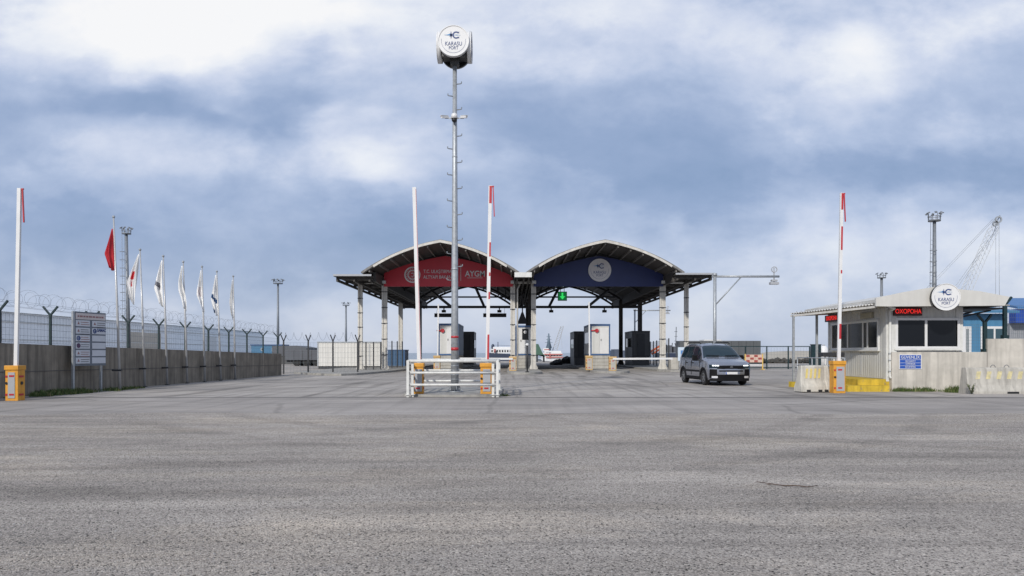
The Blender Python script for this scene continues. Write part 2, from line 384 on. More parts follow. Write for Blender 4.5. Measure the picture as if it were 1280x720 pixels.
m = MB(); m.box(-600, 600, -60, 128, -.5, 0); tag(m.build('ground', g_lot), 'grey worn asphalt yard of the port', kind='structure')
def sheet(name, x0, x1, y0, y1, z, mt, wob=0.0, lab=None):
    m = MB(); n = 120; A = []
    for i in range(n+1):
        x = x0+(x1-x0)*i/n; A.append((x, y1+wob*(math.sin(x*.7)*.5+math.sin(x*2.3+1)*.3+random.uniform(-.3, .3)), z))
    for i in range(n): m.poly([(A[i][0], y0, z), (A[i+1][0], y0, z), A[i+1], A[i]])
    return tag(m.build(name, mt), lab, kind='structure')
sheet('pavement', -120, 120, 10, 23.0, .004, g_strip, 0, 'smooth pale apron strip in front of the gate')
sheet('ground_joint', -120, 120, 23.0, 23.22, .006, drainm, .03, 'dark drainage joint across the entrance')
sheet('road', -120, 120, -60, 16.9, .008, g_road, .45, 'coarse chipped grey asphalt road in the foreground')

m = MB()
for i in range(40):
    f0, f1 = i/40, (i+.82)/40
    if random.random() < .25: continue
    q = lambda f: (6.1+1.3*f+.2*math.sin(f*3), 13.2-3.4*f)
    a, b = q(f0), q(f1); m.poly([(a[0], a[1]-.03, .0125), (b[0], b[1]-.03, .0125), (b[0], b[1]+.03, .0125), (a[0], a[1]+.03, .0125)])
tag(m.build('road_marking', mat('worn_line', (.47, .45, .43), .9, 0, .2, 9), fix=False), 'faint worn pale line on the road', kind='structure')
# loose chippings on the foreground road
gm = [mat('chip_pale', (.34, .33, .32), .9, 0, .15, 30), mat('chip_grey', (.19, .185, .18), .9, 0, .2, 30), mat('chip_dark', (.07, .068, .066), .9, 0, .2, 30)]
m = MB()
for i in range(9000):
    y = 4.2+random.random()**1.7*11.5; x = random.uniform(-.75, .75)*(y+.6)
    r = random.uniform(.003, .0085)*(1.6 if random.random() < .06 else 1)
    m.mi = random.choices((0, 1, 2), (4, 4, 2))[0]; a = random.uniform(0, 6.3); c = []
    for k in range(4): c.append((x+r*math.cos(a+k*1.57)*random.uniform(.7, 1.3), y+r*math.sin(a+k*1.57)*random.uniform(.7, 1.3), .009))
    tp = m.vs([(x+random.uniform(-.3, .3)*r, y, .009+r*random.uniform(.6, 1.1))])[0]; v = m.vs(c)
    for k in range(4): m.f([v[k], v[(k+1) % 4], tp])
tag(m.build('gravel', gm, fix=False), 'loose stone chippings scattered on the road', kind='stuff')
m = MB(); pts = [(2.66+.062*i, 7.72-.012*i+.03*math.sin(i*.9), .022+.006*math.sin(i*1.7)) for i in range(9)]
m.tube(pts, [.003+.003*math.sin(PI*(i+.5)/9.) for i in range(9)], 6); m.tube([pts[1], (2.60, 7.86, .03)], .004, 5)
tag(m.build('twig', mat('twig_bark', (.07, .045, .03), .9, 0, .3, 20)), 'thin dry brown twig lying alone on the foreground asphalt', 'twig')

# sea, breakwater land
def sea_mat():
    m = mat('sea_water', (.17, .21, .24), .25, 0, .2, .05, .4, .6); return m  # base colour lightened to stand in for haze over the water
m = MB(); m.poly([(-9000, 128, -1.6), (9000, 128, -1.6), (9000, 12000, -1.6), (-9000, 12000, -1.6)]); tag(m.build('water', sea_mat(), fix=False), 'grey sea beyond the quay', kind='structure')
m = MB()
sand = mat('sand_bank', (.36, .33, .28), .95, 0, .15, .15, .3, 2)
def bank(a, b):
    x = 30+150*a; y = 108+30*b; h = (1.9+.35*math.sin(x*.11)+.2*math.sin(x*.31))*math.sin(PI*min(1, b*1.4)) if b < .71 else 0
    return (x, y, h*min(1, a*14)*min(1, (1-a)*14)-.05)
m.grid(bank, 90, 16); tag(m.build('terrain', sand), 'low sandy bank beyond the wire gate', kind='structure')
m = MB(); rock = mat('dark_rock', (.055, .05, .045), .95, 0, .4, 3)
def blob(m, c, r, sq=.7, jit=.3):
    b = bmesh.new(); bmesh.ops.create_icosphere(b, subdivisions=1, radius=1); mp = {}
    for q in b.verts:
        k = 1+random.uniform(-jit, jit); mp[q] = m.bm.verts.new((c[0]+q.co.x*r*k, c[1]+q.co.y*r*k, c[2]+q.co.z*r*k*sq))
    for fc in b.faces: m.f([mp[q] for q in fc.verts])
    b.free()
for i in range(150): blob(m, (random.uniform(31, 48), random.uniform(97, 100), random.uniform(0, .45)), random.uniform(.2, .6))
tag(m.build('rubble', rock), 'dark rubble heap lying behind the railed wire gate', kind='stuff')
m = MB()
for i in range(160):
    x = random.uniform(4.6, 8.6); blob(m, (x, random.uniform(84, 88), random.uniform(0, .75)*min(1, (x-4.5)*.6)), random.uniform(.2, .5))
tag(m.build('rubble', mat('dark_scrap', (.02, .02, .022), .8, 0, .4, 4)), 'black heap of loose material seen under the navy arch', kind='stuff')

# ------------------------------------------------------------------ kerbed islands
def island(pts, h, lab, nose=None):
    m = MB(); m.prism([(x, y, -.02) for x, y in pts], (0, 0, h+.02))
    return tag(m.build('traffic_island', kerb), lab, 'kerb')
def rounded(x0, x1, y0, y1, r):
    P = [(x0, y1), (x0, y0+r)]
    cx = (x0+x1)/2; hw = (x1-x0)/2
    for k in range(1, 12): a = PI-PI*k/12; P.append((cx+hw*math.cos(a), y0+r-r*math.sin(a)))
    return P+[(x1, y0+r), (x1, y1)]
island([(-14.5, 49.2), (-12.4, 46.2), (-11.2, 45.2), (-10.4, 45.0), (-9.7, 46.2), (-8.7, 53), (-8.35, 58), (-8.35, 84), (-14.5, 84)], .13, 'wide kerbed concrete island with a pointed nose near the white container')
island(rounded(-6.1, -4.1, 52.5, 86, 2), .14, 'kerbed island carrying the blue sided booth and the black booth')
island(rounded(-.35, 2.05, 47.6, 84, 2.2), .14, 'kerbed island carrying the middle white booth')
island(rounded(5.7, 8.3, 50.2, 86, 2.2), .14, 'kerbed island carrying the double-door booth')
island([(10.9, 55.5), (11.6, 54), (15.5, 54), (15.5, 84), (10.9, 84)], .13, 'wide kerbed island carrying the notice board and the concrete block')
island(rounded(-3.55, -.35, 23.4, 28.6, .8), .07, 'low kerbed island inside the white safety rail')

# ------------------------------------------------------------------ gate canopy
gc = thing('gate_canopy', (0.5, 57, 0), 'twin arched drive-through gate canopy with red and navy fascias on pale columns', 'canopy')
Y0, Y1 = 53.0, 87.0
rootop = corr('roof_sheet', (.17, .165, .16), 0, .3, .4, .5, .2)
def arch(cx, hw, z0, zt, n=40):
    sg = zt-z0; R = (hw*hw+sg*sg)/(2*sg); cz = zt-R; a = math.asin(hw/R)
    P = [(cx+R*math.sin(-a+2*a*i/n), cz+R*math.cos(-a+2*a*i/n)) for i in range(n+1)]
    return [(x, .55*z+.45*(zt-sg*abs(x-cx)/hw)) for x, z in P]
for cx, pan, pm, nm in ((-5.15, (-9.87, .06), redpan, 'red'), (6.7, (1.67, 11.66), bluepan, 'navy')):
    A = arch(cx, 5.55, 7.05, 9.33); Bq = arch(cx, 5.7, 7.13, 9.47)
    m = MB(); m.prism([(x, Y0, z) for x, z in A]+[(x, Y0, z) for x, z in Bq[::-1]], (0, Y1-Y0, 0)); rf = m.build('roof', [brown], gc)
    m = MB()       # purlins run along the depth
    for k in range(2, 39, 3):
        x, z = A[k]; m.box(x-.05, x+.05, Y0+.06, Y1-.1, z-.17, z-.012)
    m.build('purlin', mat('purlin_grey', (.16, .15, .14), .6, 0, .2, 4, streak=.3) if 'purlin_grey' not in bpy.data.materials else bpy.data.materials['purlin_grey'], rf)
    m = MB()
    C1 = arch(cx, 4.75, 7.52, 9.30); C2 = arch(cx, 4.80, 7.66, 9.48)
    m.prism([(x, Y0-.12, z) for x, z in C1]+[(x, Y0-.12, z) for x, z in C2[::-1]], (0, .11, 0)); m.build('edge_trim', colw, rf)
    m = MB(); m.prism([(x, Y0-.03, z+.06) for x, z in A]+[(x, Y0-.03, z+.06) for x, z in Bq[::-1]], (0, .6, 0)); m.build('roof_lip', rootop, rf)
    for yb in (58.2, 68, 79, 86.4):
        m = MB(); D1 = arch(cx, 5.2, 6.75, 9.05); D2 = arch(cx, 5.3, 6.95, 9.28)
        m.prism([(x, yb, z) for x, z in D1]+[(x, yb, z) for x, z in D2[::-1]], (0, .18, 0)); m.build('arch_rib', dark, rf)
    m = MB(); T = [(x, z-.02-.44*(1-min(1, abs(x-cx)/5.0)**1.6)) for x, z in arch(cx, 5.55, 7.05, 9.33)]; T = [(x, z) for x, z in T if pan[0] < x < pan[1]]
    zl = 7.45
    m.prism([(pan[0], 57.0, 6.52), (pan[1], 57.0, 6.52), (pan[1], 57.0, T[-1][1]-.06)]+[(x, 57.0, z) for x, z in T[::-1]]+[(pan[0], 57.0, T[0][1]-.08)], (0, .16, 0))
    fp = tag(m.build('fascia_panel', pm, gc), nm+' arched fascia panel')
    if nm == 'red': red_panel = fp
    else: blue_panel = fp
# side wings and the flat piece between the arches
for x0, x1, z0, z1 in ((-12.8, -10.1, 6.88, 6.98), (11.75, 14.55, 6.98, 7.08), (.2, 1.4, 7.02, 7.12)):
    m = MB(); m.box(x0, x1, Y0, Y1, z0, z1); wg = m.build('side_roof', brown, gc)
    m = MB(); m.box(x0-.02, x1+.02, Y0-.05, Y0-.012, z0+.02 if x0 != .2 else z0-.2, z1+.05); m.build('edge_trim', greyp if x0 != .2 else white, wg)
    m = MB()
    for k in range(12): yy = Y0+.6+k*2.95; m.box(x0+.05, x1-.05, yy, yy+.12, z0-.16, z0-.003)
    for xx in (x0+.12, (x0+x1)/2, x1-.24): m.box(xx, xx+.12, Y0+.3, Y1-.3, z0-.34, z0-.163)
    m.build('purlin', brown, wg)
m = MB(); m.box(-10.15, -9.95, Y0+1, Y1, 6.6, 7.3); m.box(11.72, 11.9, Y0+1, Y1, 6.6, 7.3); m.box(.14, .26, Y0+2, Y1, 6.7, 7.1); m.box(1.40, 1.5, Y0+2, Y1, 6.7, 7.1); m.build('eaves_beam', brown, gc)
def column(x, y, h, r, mt, bands=True):
    m = MB()
    for s in (-1, 1): m.box(x+s*r-.055*(1 if s > 0 else 1), x+s*r+.055, y-.1, y+.1, .12, h)
    m.box(x-r+.055, x+r-.055, y-.045, y+.045, .13, h-.01)
    m.box(x-r-.15, x+r+.15, y-.28, y+.28, .12, .17)
    c = m.build('column', mt, gc)
    m = MB(); z = .2
    for s in (-1, 1): m.prism([(x+s*(r+.055), y-.02, .17), (x+s*(r+.2), y-.02, .17), (x+s*(r+.055), y-.02, .6)], (0, .04, 0))
    m.build('base_gusset', mt, c)
    if bands:
        m = MB()
        for k in range(1, 6): z = k*h/6; m.box(x-r-.075, x+r+.075, y-.115, y+.115, z, z+.06)
        m.build('strap', dark, c)
    return c
for x, r, h in ((-9.87, .15, 7.3), (.06, .13, 7.1), (1.67, .13, 7.1), (11.66, .17, 7.3), (-11.75, .12, 6.7), (13.5, .11, 6.75)): column(x, 57.25, h, r, colw)
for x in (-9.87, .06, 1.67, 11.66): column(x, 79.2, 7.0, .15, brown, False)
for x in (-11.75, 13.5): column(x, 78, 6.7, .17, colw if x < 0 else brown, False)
m = MB(); m.box(13.5-.3, 13.5+.3, 77.86, 77.895, .9, 2.1); m.build('red_wrap', mat('faded_red', (.30, .06, .05), .6, 0, .2, 4), gc)
for x in (.06, 1.67): column(x, 68, 7.0, .14, brown, False)
m = MB(); m.tube([(.42, 57.1, .2), (.42, 57.1, 6.3), (.62, 57.1, 6.75)], .06, 8); m.build('downpipe', colw, gc)
for x0, x1 in ((-11.9, -9.7), (11.5, 13.75), (-.1, 1.85)):
    m = MB(); m.box(x0, x1, 56.6, 56.95, 6.72, 6.93); m.build('cross_beam', white, gc)
for z, t in ((7.4, .16), (6.33, .26)):
    m = MB(); m.box(-12.0 if t > .2 else -9.7, 13.6 if t > .2 else 11.4, 79.45, 79.45+t, z-t/2, z+t/2); m.build('rear_beam', dark, gc)
for xa, za, xb, zb in ((-8.2, 7.5, -6.6, 6.4), (4.6-8.5, 8.3, -3.0, 6.4), (5.0, 8.3, 4.0, 6.4), (9.8, 7.6, 8.2, 6.4)):
    m = MB(); m.bar((xa, 75, za+.2), (xb, 79.3, zb), .2, .22); m.build('brace', dark, gc)
for x in (-7.3, -1.35, 4.2, 9.9):
    m = MB(); m.box(x-.06, x+.06, 79.2, 79.4, 5.98, 6.2); m.box(x-.22, x+.22, 78.95, 79.4, 5.72, 5.98); tag(m.build('floodlight', black, None, at=(x, 79.2, 5.98)), None)
    o = bpy.context.scene.collection.objects[-1]; o.parent = gc; o.location = Vector((x, 79.2, 5.98))-gc.location
# inner steel frame over the middle booth
m = MB()
for a, c in (((.15, 64, 3.9), (.15, 64, 7)), ((1.6, 64, 3.9), (1.6, 64, 7)), ((.15, 64, 5.3), (1.6, 64, 5.3)), ((.15, 64, 5.3), (.9, 64, 6.6)), ((1.6, 64, 5.3), (.9, 64, 6.6)), ((.9, 64, 3.9), (.9, 64, 7))): m.bar(a, c, .1, .1)
m.prism([(.45, 63.9, 3.9), (1.35, 63.9, 3.9), (.98, 63.9, 4.9), (.82, 63.9, 4.9)], (0, .2, 0)); m.build('service_frame', dark, gc)
# fascia lettering
fw = mat('fascia_white', (.62, .60, .60), .5, 0, .04, 5)
ex, ez, ey = (515.5-HX)*57/F, HZ+(HY-343.5)*57/F, 56.985
m = MB(); m.ring((ex, ey, ez), .52, .62, (0,-1,0), .02)
for k in range(20):
    a = 2*PI*k/20; m.disc((ex+.45*math.cos(a), ey, ez+.45*math.sin(a)), .035, (0,-1,0), .02, 6)
m.ring((ex, ey, ez), .30, .38, (0,-1,0), .02)
for k in range(12):
    a = 2*PI*k/12; m.prism([(ex+.2*math.cos(a-.1), ey, ez+.2*math.sin(a-.1)), (ex+.28*math.cos(a), ey, ez+.28*math.sin(a)), (ex+.2*math.cos(a+.1), ey, ez+.2*math.sin(a+.1))], (0, -.02, 0))
m.ring((ex, ey, ez), .10, .15, (0,-1,0), .02, 20, -2.4, 2.4)
m.build('round_emblem', fw, red_panel)
text('lettering', 'T.C. ULAŞTIRMA VE', .36, (-6.83, 56.98, PZ(339.5, 57)), fw, red_panel, .012, 'LEFT', 0, .82)
text('lettering', 'ALTYAPI BAKANLIĞI', .36, (-6.83, 56.98, PZ(346.5, 57)), fw, red_panel, .012, 'LEFT', 0, .82)
m = MB(); x = PX(576, 57); m.box(x-.015, x+.015, 56.97, 56.998, PZ(351, 57), PZ(330, 57)); m.build('divider_line', fw, red_panel)
text('lettering', 'AYGM', .62, (PX(594, 57), 56.98, PZ(342.5, 57)), fw, red_panel, .012, 'CENTER', 0, .9, .01)
m = MB(); m.box(PX(584, 57), PX(603, 57), 56.98, 56.998, PZ(347.6, 57), PZ(347.1, 57)); m.build('small_print', fw, red_panel)

# ------------------------------------------------------------------ the port's round emblem
def emblem(parent, c, R, rz=0):
    """white round face: compass star and open letter with tail, two lines of lettering, thin arc"""
    c = Vector(c); Mx = Matrix.Translation(c) @ Matrix.Rotation(rz, 4, 'Z')
    def P(x, z, y=0): return (x*R, y, z*R)
    m = MB(); m.mt = Mx
    m.ring((.17*R, 0, .36*R), .15*R, .235*R, (0,-1,0), .006, 28, .75, 2*PI-.75)      # open C
    m.prism([P(.30, .52), P(.36, .60), P(.36, .44)], (0, -.006, 0)); m.prism([P(.30, .20), P(.36, .12), P(.36, .28)], (0, -.006, 0))
    m.build('emblem', navy, parent)
    m = MB(); m.mt = Mx @ Matrix.Translation((0, -.003, 0))
    cx, cz = -.16, .36
    for a0, ln in ((PI/2, .26), (-PI/2, .26), (0, .2)):
        d = (math.cos(a0), math.sin(a0)); q = (-d[1]*.05, d[0]*.05)
        m.prism([P(cx+q[0], cz+q[1]), P(cx+d[0]*ln, cz+d[1]*ln), P(cx-q[0], cz-q[1])], (0, -.006, 0))
    for a0 in (PI/4, 3*PI/4, -PI/4, -3*PI/4):
        d = (math.cos(a0), math.sin(a0)); q = (-d[1]*.045, d[0]*.045)
        m.prism([P(cx+q[0], cz+q[1]), P(cx+d[0]*.14, cz+d[1]*.14), P(cx-q[0], cz-q[1])], (0, -.006, 0))
    m.build('star', navy, parent)
    m = MB(); m.mt = Mx @ Matrix.Translation((0, -.001, 0))
    up = [P(-.62, .37), P(-.45, .38), P(-.32, .41), P(-.18, .47)]; dn = [P(-.12, .36), P(-.28, .33), P(-.45, .345)]
    m.prism(up+dn, (0, -.004, 0))
    m.prism([P(-.02, .36), P(.2, .39), P(.46, .345), P(.2, .345)], (0, -.004, 0))
    m.build('swoosh', azure, parent)
    off = Mx @ Vector((0, -.004, -.20*R)); t1 = text('lettering', 'KARASU', .36*R, off, navy, parent, .004, 'CENTER', rz, .82)
    off = Mx @ Vector((0, -.004, -.47*R)); t2 = text('lettering', 'PORT', .29*R, off, navy, parent, .004, 'CENTER', rz, .85)
    m = MB(); m.mt = Mx; m.ring((0, 0, 0), .77*R, .785*R, (0,-1,0), .004, 40, PI-.15, 2*PI+.15); m.build('arc_line', navy, parent)
def disc_sign(parent, c, R, depth, rz=0, fmat=None, rmat=None):
    """light-box disc facing -Y turned by rz; c is the centre of its front face"""
    c = Vector(c); m = MB(); m.mt = Matrix.Translation(c) @ Matrix.Rotation(rz, 4, 'Z')
    m.disc((0, depth, 0), R, (0,-1,0), depth-.014, 48)
    rim = m.build('disc_case', rmat or whiteb, parent)
    m = MB(); m.mt = Matrix.Translation(c) @ Matrix.Rotation(rz, 4, 'Z'); m.disc((0, .0135, 0), R*.97, (0,-1,0), .0135, 48); fc = m.build('disc_face', fmat or whiteb, rim)
    m = MB(); m.mt = Matrix.Translation(c) @ Matrix.Rotation(rz, 4, 'Z'); m.ring((0, .012, 0), R*.955, R*1.0, (0,-1,0), .03, 48); m.build('disc_rim', whiteb, rim)
    emblem(rim, c+Matrix.Rotation(rz, 3, 'Z') @ Vector((0, -.001, 0)), R, rz)
    return rim
disc_sign(blue_panel, (PX(749.5, 57), 56.90, PZ(337.8, 57)), .88, .1, 0, fw)

# ------------------------------------------------------------------ hanging things on the canopy
def arrow_sign():
    x, z = PX(703, 60), PZ(370, 60); Y = 60
    t = thing('lane_signal', (x, Y, z+.35), 'green down-arrow lane light hanging under the navy arch', 'traffic light')
    m = MB(); m.box(x-.37, x+.37, Y, Y+.18, z-.38, z+.36); m.build('housing', black, t)
    gd = emit('signal_green_dim', (.0, .16, .035), .55); gb = emit('signal_green', (.03, .75, .13), .8)
    m = MB(); m.box(x-.33, x+.33, Y-.006, Y-.002, z-.34, z+.32); m.build('lens', gd, t)
    m = MB(); m.prism([(x-.07, Y-.014, z+.26), (x+.07, Y-.014, z+.26), (x+.07, Y-.014, z-.02), (x+.22, Y-.014, z-.02), (x, Y-.014, z-.28), (x-.22, Y-.014, z-.02), (x-.07, Y-.014, z-.02)], (0, .006, 0)); m.build('arrow', gb, t)
    m = MB(); m.tube([(x-.15, Y+.09, z+.36), (x-.15, Y+.09, 7.9)], .025, 6); m.tube([(x+.15, Y+.09, z+.36), (x+.15, Y+.09, 7.9)], .025, 6); m.build('hanger', dark, t)
arrow_sign()
for px0, px1, lab in ((543, 571, 'dark hanging height bar over the booth lane, partly behind the tall mast'), (604, 633, 'dark hanging height bar beside the striped raised barrier arm')):
    Y = 78; x0, x1, z0, z1 = PX(px0, Y), PX(px1, Y), PZ(396.5, Y), PZ(391.7, Y)
    t = thing('height_bar', ((x0+x1)/2, Y, z0), lab, 'height bar', 'height bars hanging in the lanes')
    m = MB(); m.box(x0, x1, Y-.05, Y+.05, z0, z1); m.build('board', dark, t)
    m = MB()
    for x in (x0+.2, x1-.2): m.tube([(x, Y, z1), (x, Y+1.45, 6.2)], .015, 5)
    m.build('chain', dark, t)
# ------------------------------------------------------------------ booths
def booth(x0, x1, y0, y1, zb, zt, label, wallm, framem, door=None, side=None, win=True, plinth=block):
    t = thing('control_booth', ((x0+x1)/2, y0, 0), label, 'booth')
    m = MB(); m.box(x0, x1, y0+.02, y1-.02, .1, zb); p = m.build('plinth', plinth, t)
    if plinth is block:
        m = MB()
        for k in range(1, 4): z = .1+(zb-.1)*k/4; m.box(x0-.004, x1+.004, y0+.012, y1-.012, z-.012, z+.012)
        m.build('joint', conc, p)
    m = MB(); m.box(x0, x1, y0, y1, zb, zt-.16); wl = m.build('wall', wallm, t)
    m = MB(); m.box(x0-.03, x1+.03, y0-.03, y1+.03, zt-.16, zt); m.box(x0-.02, x1+.02, y0-.02, y1+.02, zb-.004, zb+.12)
    for x in (x0-.02, x1-.08):
        for y in (y0-.02, y1-.08): m.box(x, x+.1, y, y+.1, zb+.12, zt-.16)
    m.build('frame', framem, t)
    if door:
        d0, d1 = door; m = MB(); m.box(d0, d1, y0-.03, y0-.002, zb+.13, zt-.3); d = m.build('door', whiteb if wallm is not boothd else dark, t)
        m = MB(); m.box(d0+.08, d0+.12, y0-.075, y0-.032, (zb+zt)/2-.1, (zb+zt)/2+.05); m.build('handle', black, d)
        if win:
            m = MB(); m.box(d0+.2, d1-.18, y0-.036, y0-.031, zb+1.25, zb+2.15); m.build('door_window', glassd, d)
    if side:
        xs = x1 if side > 0 else x0; m = MB()
        m.box(min(xs, xs+side*.02), max(xs, xs+side*.02), y0+.6, y1-.7, zb+1.0, zb+1.9); m.build('side_window', glassd, t)
        m = MB(); q = side*.012
        for a in ((y0+.52, y0+.6), (y1-.7, y1-.62)): m.box(min(xs, xs+side*.03), max(xs, xs+side*.03), a[0], a[1], zb+.92, zb+1.98)
        m.build('side_frame', framem, t)
    return t
b1 = booth(-5.95, -4.35, 60, 66, 1.2, 3.78, 'white fronted booth with blue sides, partly behind the tall mast', boothw, boothb, (-5.3, -4.55), 1, False)
m = MB(); m.box(-4.345, -4.325, 60.1, 65.9, 1.33, 3.6); m.build('side_cladding', boothb, b1)
b1b = booth(-5.95, -4.1, 79.5, 84, .9, 3.68, 'black box booth standing behind the blue sided booth near the tall mast', boothd, dark, (-5.5, -4.5), 1, False, boothd)
b2 = booth(.30, 1.78, 60, 66, 1.2, 3.62, 'white middle booth with half glazed door between the two arches', boothw, boothb, (.62, 1.52), None, True)
m = MB(); m.disc((1.07, 59.962, 3.08), .13, (0,-1,0), .006, 20); m.build('door_sticker', whiteb, b2)
b3 = booth(6.38, 7.95, 60, 65.4, 1.2, 3.74, 'white double-door booth with blue frame under the navy arch', boothw, boothb, (7.12, 7.85), -1, False)
m = MB(); m.box(6.5, 7.1, 59.97, 59.998, 1.33, 3.4); m.build('door', boothw, b3)
b3b = booth(6.36, 7.9, 75.5, 80.5, .9, 3.6, 'dark grey booth directly behind the white double-door booth', boothd, dark, (6.7, 7.6), -1, False, boothd)
b4 = booth(12.15, 13.9, 74.6, 79.5, 1.0, 3.62, 'dark grey booth beside a brown column with a faded red band', boothd, dark, (12.6, 13.4), -1, False, boothd)
for b, x in ((b1, -5.75), (b3, 6.75)):
    m = MB(); m.tube([(x-.35, 59.9, 3.2), (x+.1, 59.9, 3.2)], .05, 8); m.disc((x+.12, 59.93, 3.2), .16, (0,-1,0), .07, 16); m.build('signal_lamp', redm, b)

# ------------------------------------------------------------------ barrier gates
def barrier(loc, ht, label, arm_top=None, wdt=.42, lean=0.0, bands=(), face=1, grp=None, arm=True, tip=True, rz=0, side_arm=None, cap=orange, door=greyp, thick=.12, shell=orange):
    x, y, z = loc
    t = thing('barrier_gate', loc, label, 'barrier gate', grp); d = wdt*.85
    m = MB(); m.box(x-wdt/2, x+wdt/2, y, y+d, z, z+ht-.13, .012); cb = m.build('cabinet', shell, t)
    m = MB(); m.box(x-wdt/2-.02, x+wdt/2+.02, y-.03, y+d+.02, z+ht-.13, z+ht, .015); m.build('lid', cap, cb)
    m = MB(); m.box(x-wdt*.27, x+wdt*.40 if face > 0 else x+wdt*.27, y-.016, y-.003, z+.08, z+ht-.2); dr = m.build('door', door, cb)
    m = MB(); m.box(x-.06, x+.08, y-.026, y-.018, z+.16, z+.21); m.box(x-.06, x+.08, y-.026, y-.018, z+ht-.33, z+ht-.28); m.build('reflector', redm, dr)
    m = MB()
    for zz in (z+.15, z+ht-.35): m.box(x+wdt/2+.002, x+wdt/2+.014, y+.05, y+d-.08, zz, zz+.06); m.box(x-wdt*.47, x-wdt*.33, y-.014, y-.002, zz, zz+.06)
    m.build('reflector', redm, cb)
    m = MB(); m.tube([(x-wdt*.4, y-.002, z+ht*.5), (x-wdt*.4, y-.03, z+ht*.5)], .035, 10); m.tube([(x+wdt/2, y+d/2, z+ht*.5), (x+wdt/2+.02, y+d/2, z+ht*.5)], .05, 10); m.build('lock', black, cb)
    if arm_top:
        zt = arm_top; ax = x+wdt*.1; p = Vector((ax, y+d*.45, z+ht+.002)); q = Vector((ax+lean, y+d*.45, zt))
        m = MB(); m.bar(p, q, thick, .075); a = m.build('barrier_arm', whiteb, t)
        for (f0, f1, wd) in bands:
            m = MB(); s = p.lerp(q, f0); e = p.lerp(q, f1); m.bar(s+Vector(((thick-wd)/2*.9, 0, 0)), e+Vector(((thick-wd)/2*.9, 0, 0)), wd, .083); m.build('red_band', redm, a)
        if tip:
            m = MB(); e = q+Vector((thick/2+.035, 0, -.05)); m.bar(e, e+Vector((.04, 0, -.95)), .032, .04); m.bar(q+Vector((0, 0, -.04)), q+Vector((.12, 0, -.02)), .04, .04); m.build('arm_tip', redm if tip is True else tip, a)
    if side_arm:
        p = Vector((x, y-.05, z+ht-.16)); q = Vector((x+side_arm, y-.05, z+ht-.14)); m = MB(); m.bar(p, q, .06, .13); a = m.build('barrier_arm', whiteb, t)
    return t
def Yg(py, z=0): return F*(HZ-z)/(py-HY)
Y = 21.5; barrier((PX(14.5, Y), Y, 0), 1.03, 'orange barrier gate before the long streaked wall, plain white arm raised', PZ(234, Y), .37, .10, (), -1, tip=True, thick=.105)
Y = 23.9; barrier((PX(522, Y), Y, .07), 1.0, 'raised barrier gate in the white rail with the plain white arm', PZ(233, Y), .36, -.16, ((.02, .99, .011),), 1, tip=False, thick=.125)
barrier((PX(607.5, Y), Y, .07), 1.0, 'raised barrier gate in the white rail with the red banded arm', PZ(231, Y), .36, .10, ((.02, .16, .06), (.36, .40, .05), (.49, .51, .05), (.60, .68, .05), (.90, .998, .08)), 1, thick=.11)
Y = 25.6; barrier((PX(1049.5, Y), Y, 0), 1.12, 'orange barrier gate before the guard house with red banded raised arm', PZ(240, Y), .41, .10, ((.13, .22, .07), (.52, .54, .05), (.66, .80, .06), (.90, .998, .07)), 1, thick=.105)
# small gates of the four lanes under the canopy
lane = (.44, .23, .07)
lanem = mat('lane_cabinet', (.50, .33, .14), .5, 0, .1, 5, streak=.2)
Y = 51.5; barrier((PX(641, Y), Y, .14), 1.0, 'small barrier gate on the middle island, white arm lowered towards the safety rail', None, .5, 0, (), 1, 'lane barrier gates', side_arm=-3.7, shell=lanem, cap=lanem, door=block)
barrier((PX(766, Y), Y, .14), 1.0, 'small barrier gate with long white arm lowered across the lane beside the double-door booth', None, .5, 0, (), 1, 'lane barrier gates', side_arm=4.15, shell=lanem, cap=lanem, door=block)
Y = 54; barrier((PX(736.5, Y), Y, .14), 1.05, 'small barrier gate before the double-door booth, thin arm raised', PZ(377, Y), .5, -.05, (), 1, 'lane barrier gates', thick=.10, tip=False, shell=lanem, cap=lanem, door=block)
Y = 56; barrier((PX(546, Y), Y, .14), 1.05, 'small barrier gate before the blue sided booth, thin arm raised', PZ(380, Y), .5, .05, (), 1, 'lane barrier gates', thick=.10, tip=False, shell=lanem, cap=lanem, door=block)

# ------------------------------------------------------------------ white safety rail
x0, x1, ya, yb = -3.28, -.46, 23.28, 26.6
t = thing('safety_rail', ((x0+x1)/2, ya, 0), 'white tubular safety rail round the foot of the tall mast', 'railing')
for x, y in ((x0, ya), (x0+.13, ya+.12), (x1-.14, ya+.12), (x1, ya), (x0, yb), (x1, yb)):
    m = MB(); m.box(x-.04, x+.04, y-.04, y+.04, 0, 1.16); m.box(x-.08, x+.08, y-.08, y+.08, .07, .082); m.build('post', white, t)
for z in (1.14, .77, .39):
    for y in (ya+.045, yb-.045):
        m = MB(); m.tube([(x0+.045, y, z), (x1-.045, y, z)], .038 if z < 1 else .05, 10); m.build('rail', white, t)
    for x in (x0, x1):
        m = MB(); m.tube([(x, ya+.045, z), (x, yb-.045, z)], .038, 10); m.build('rail', white, t)

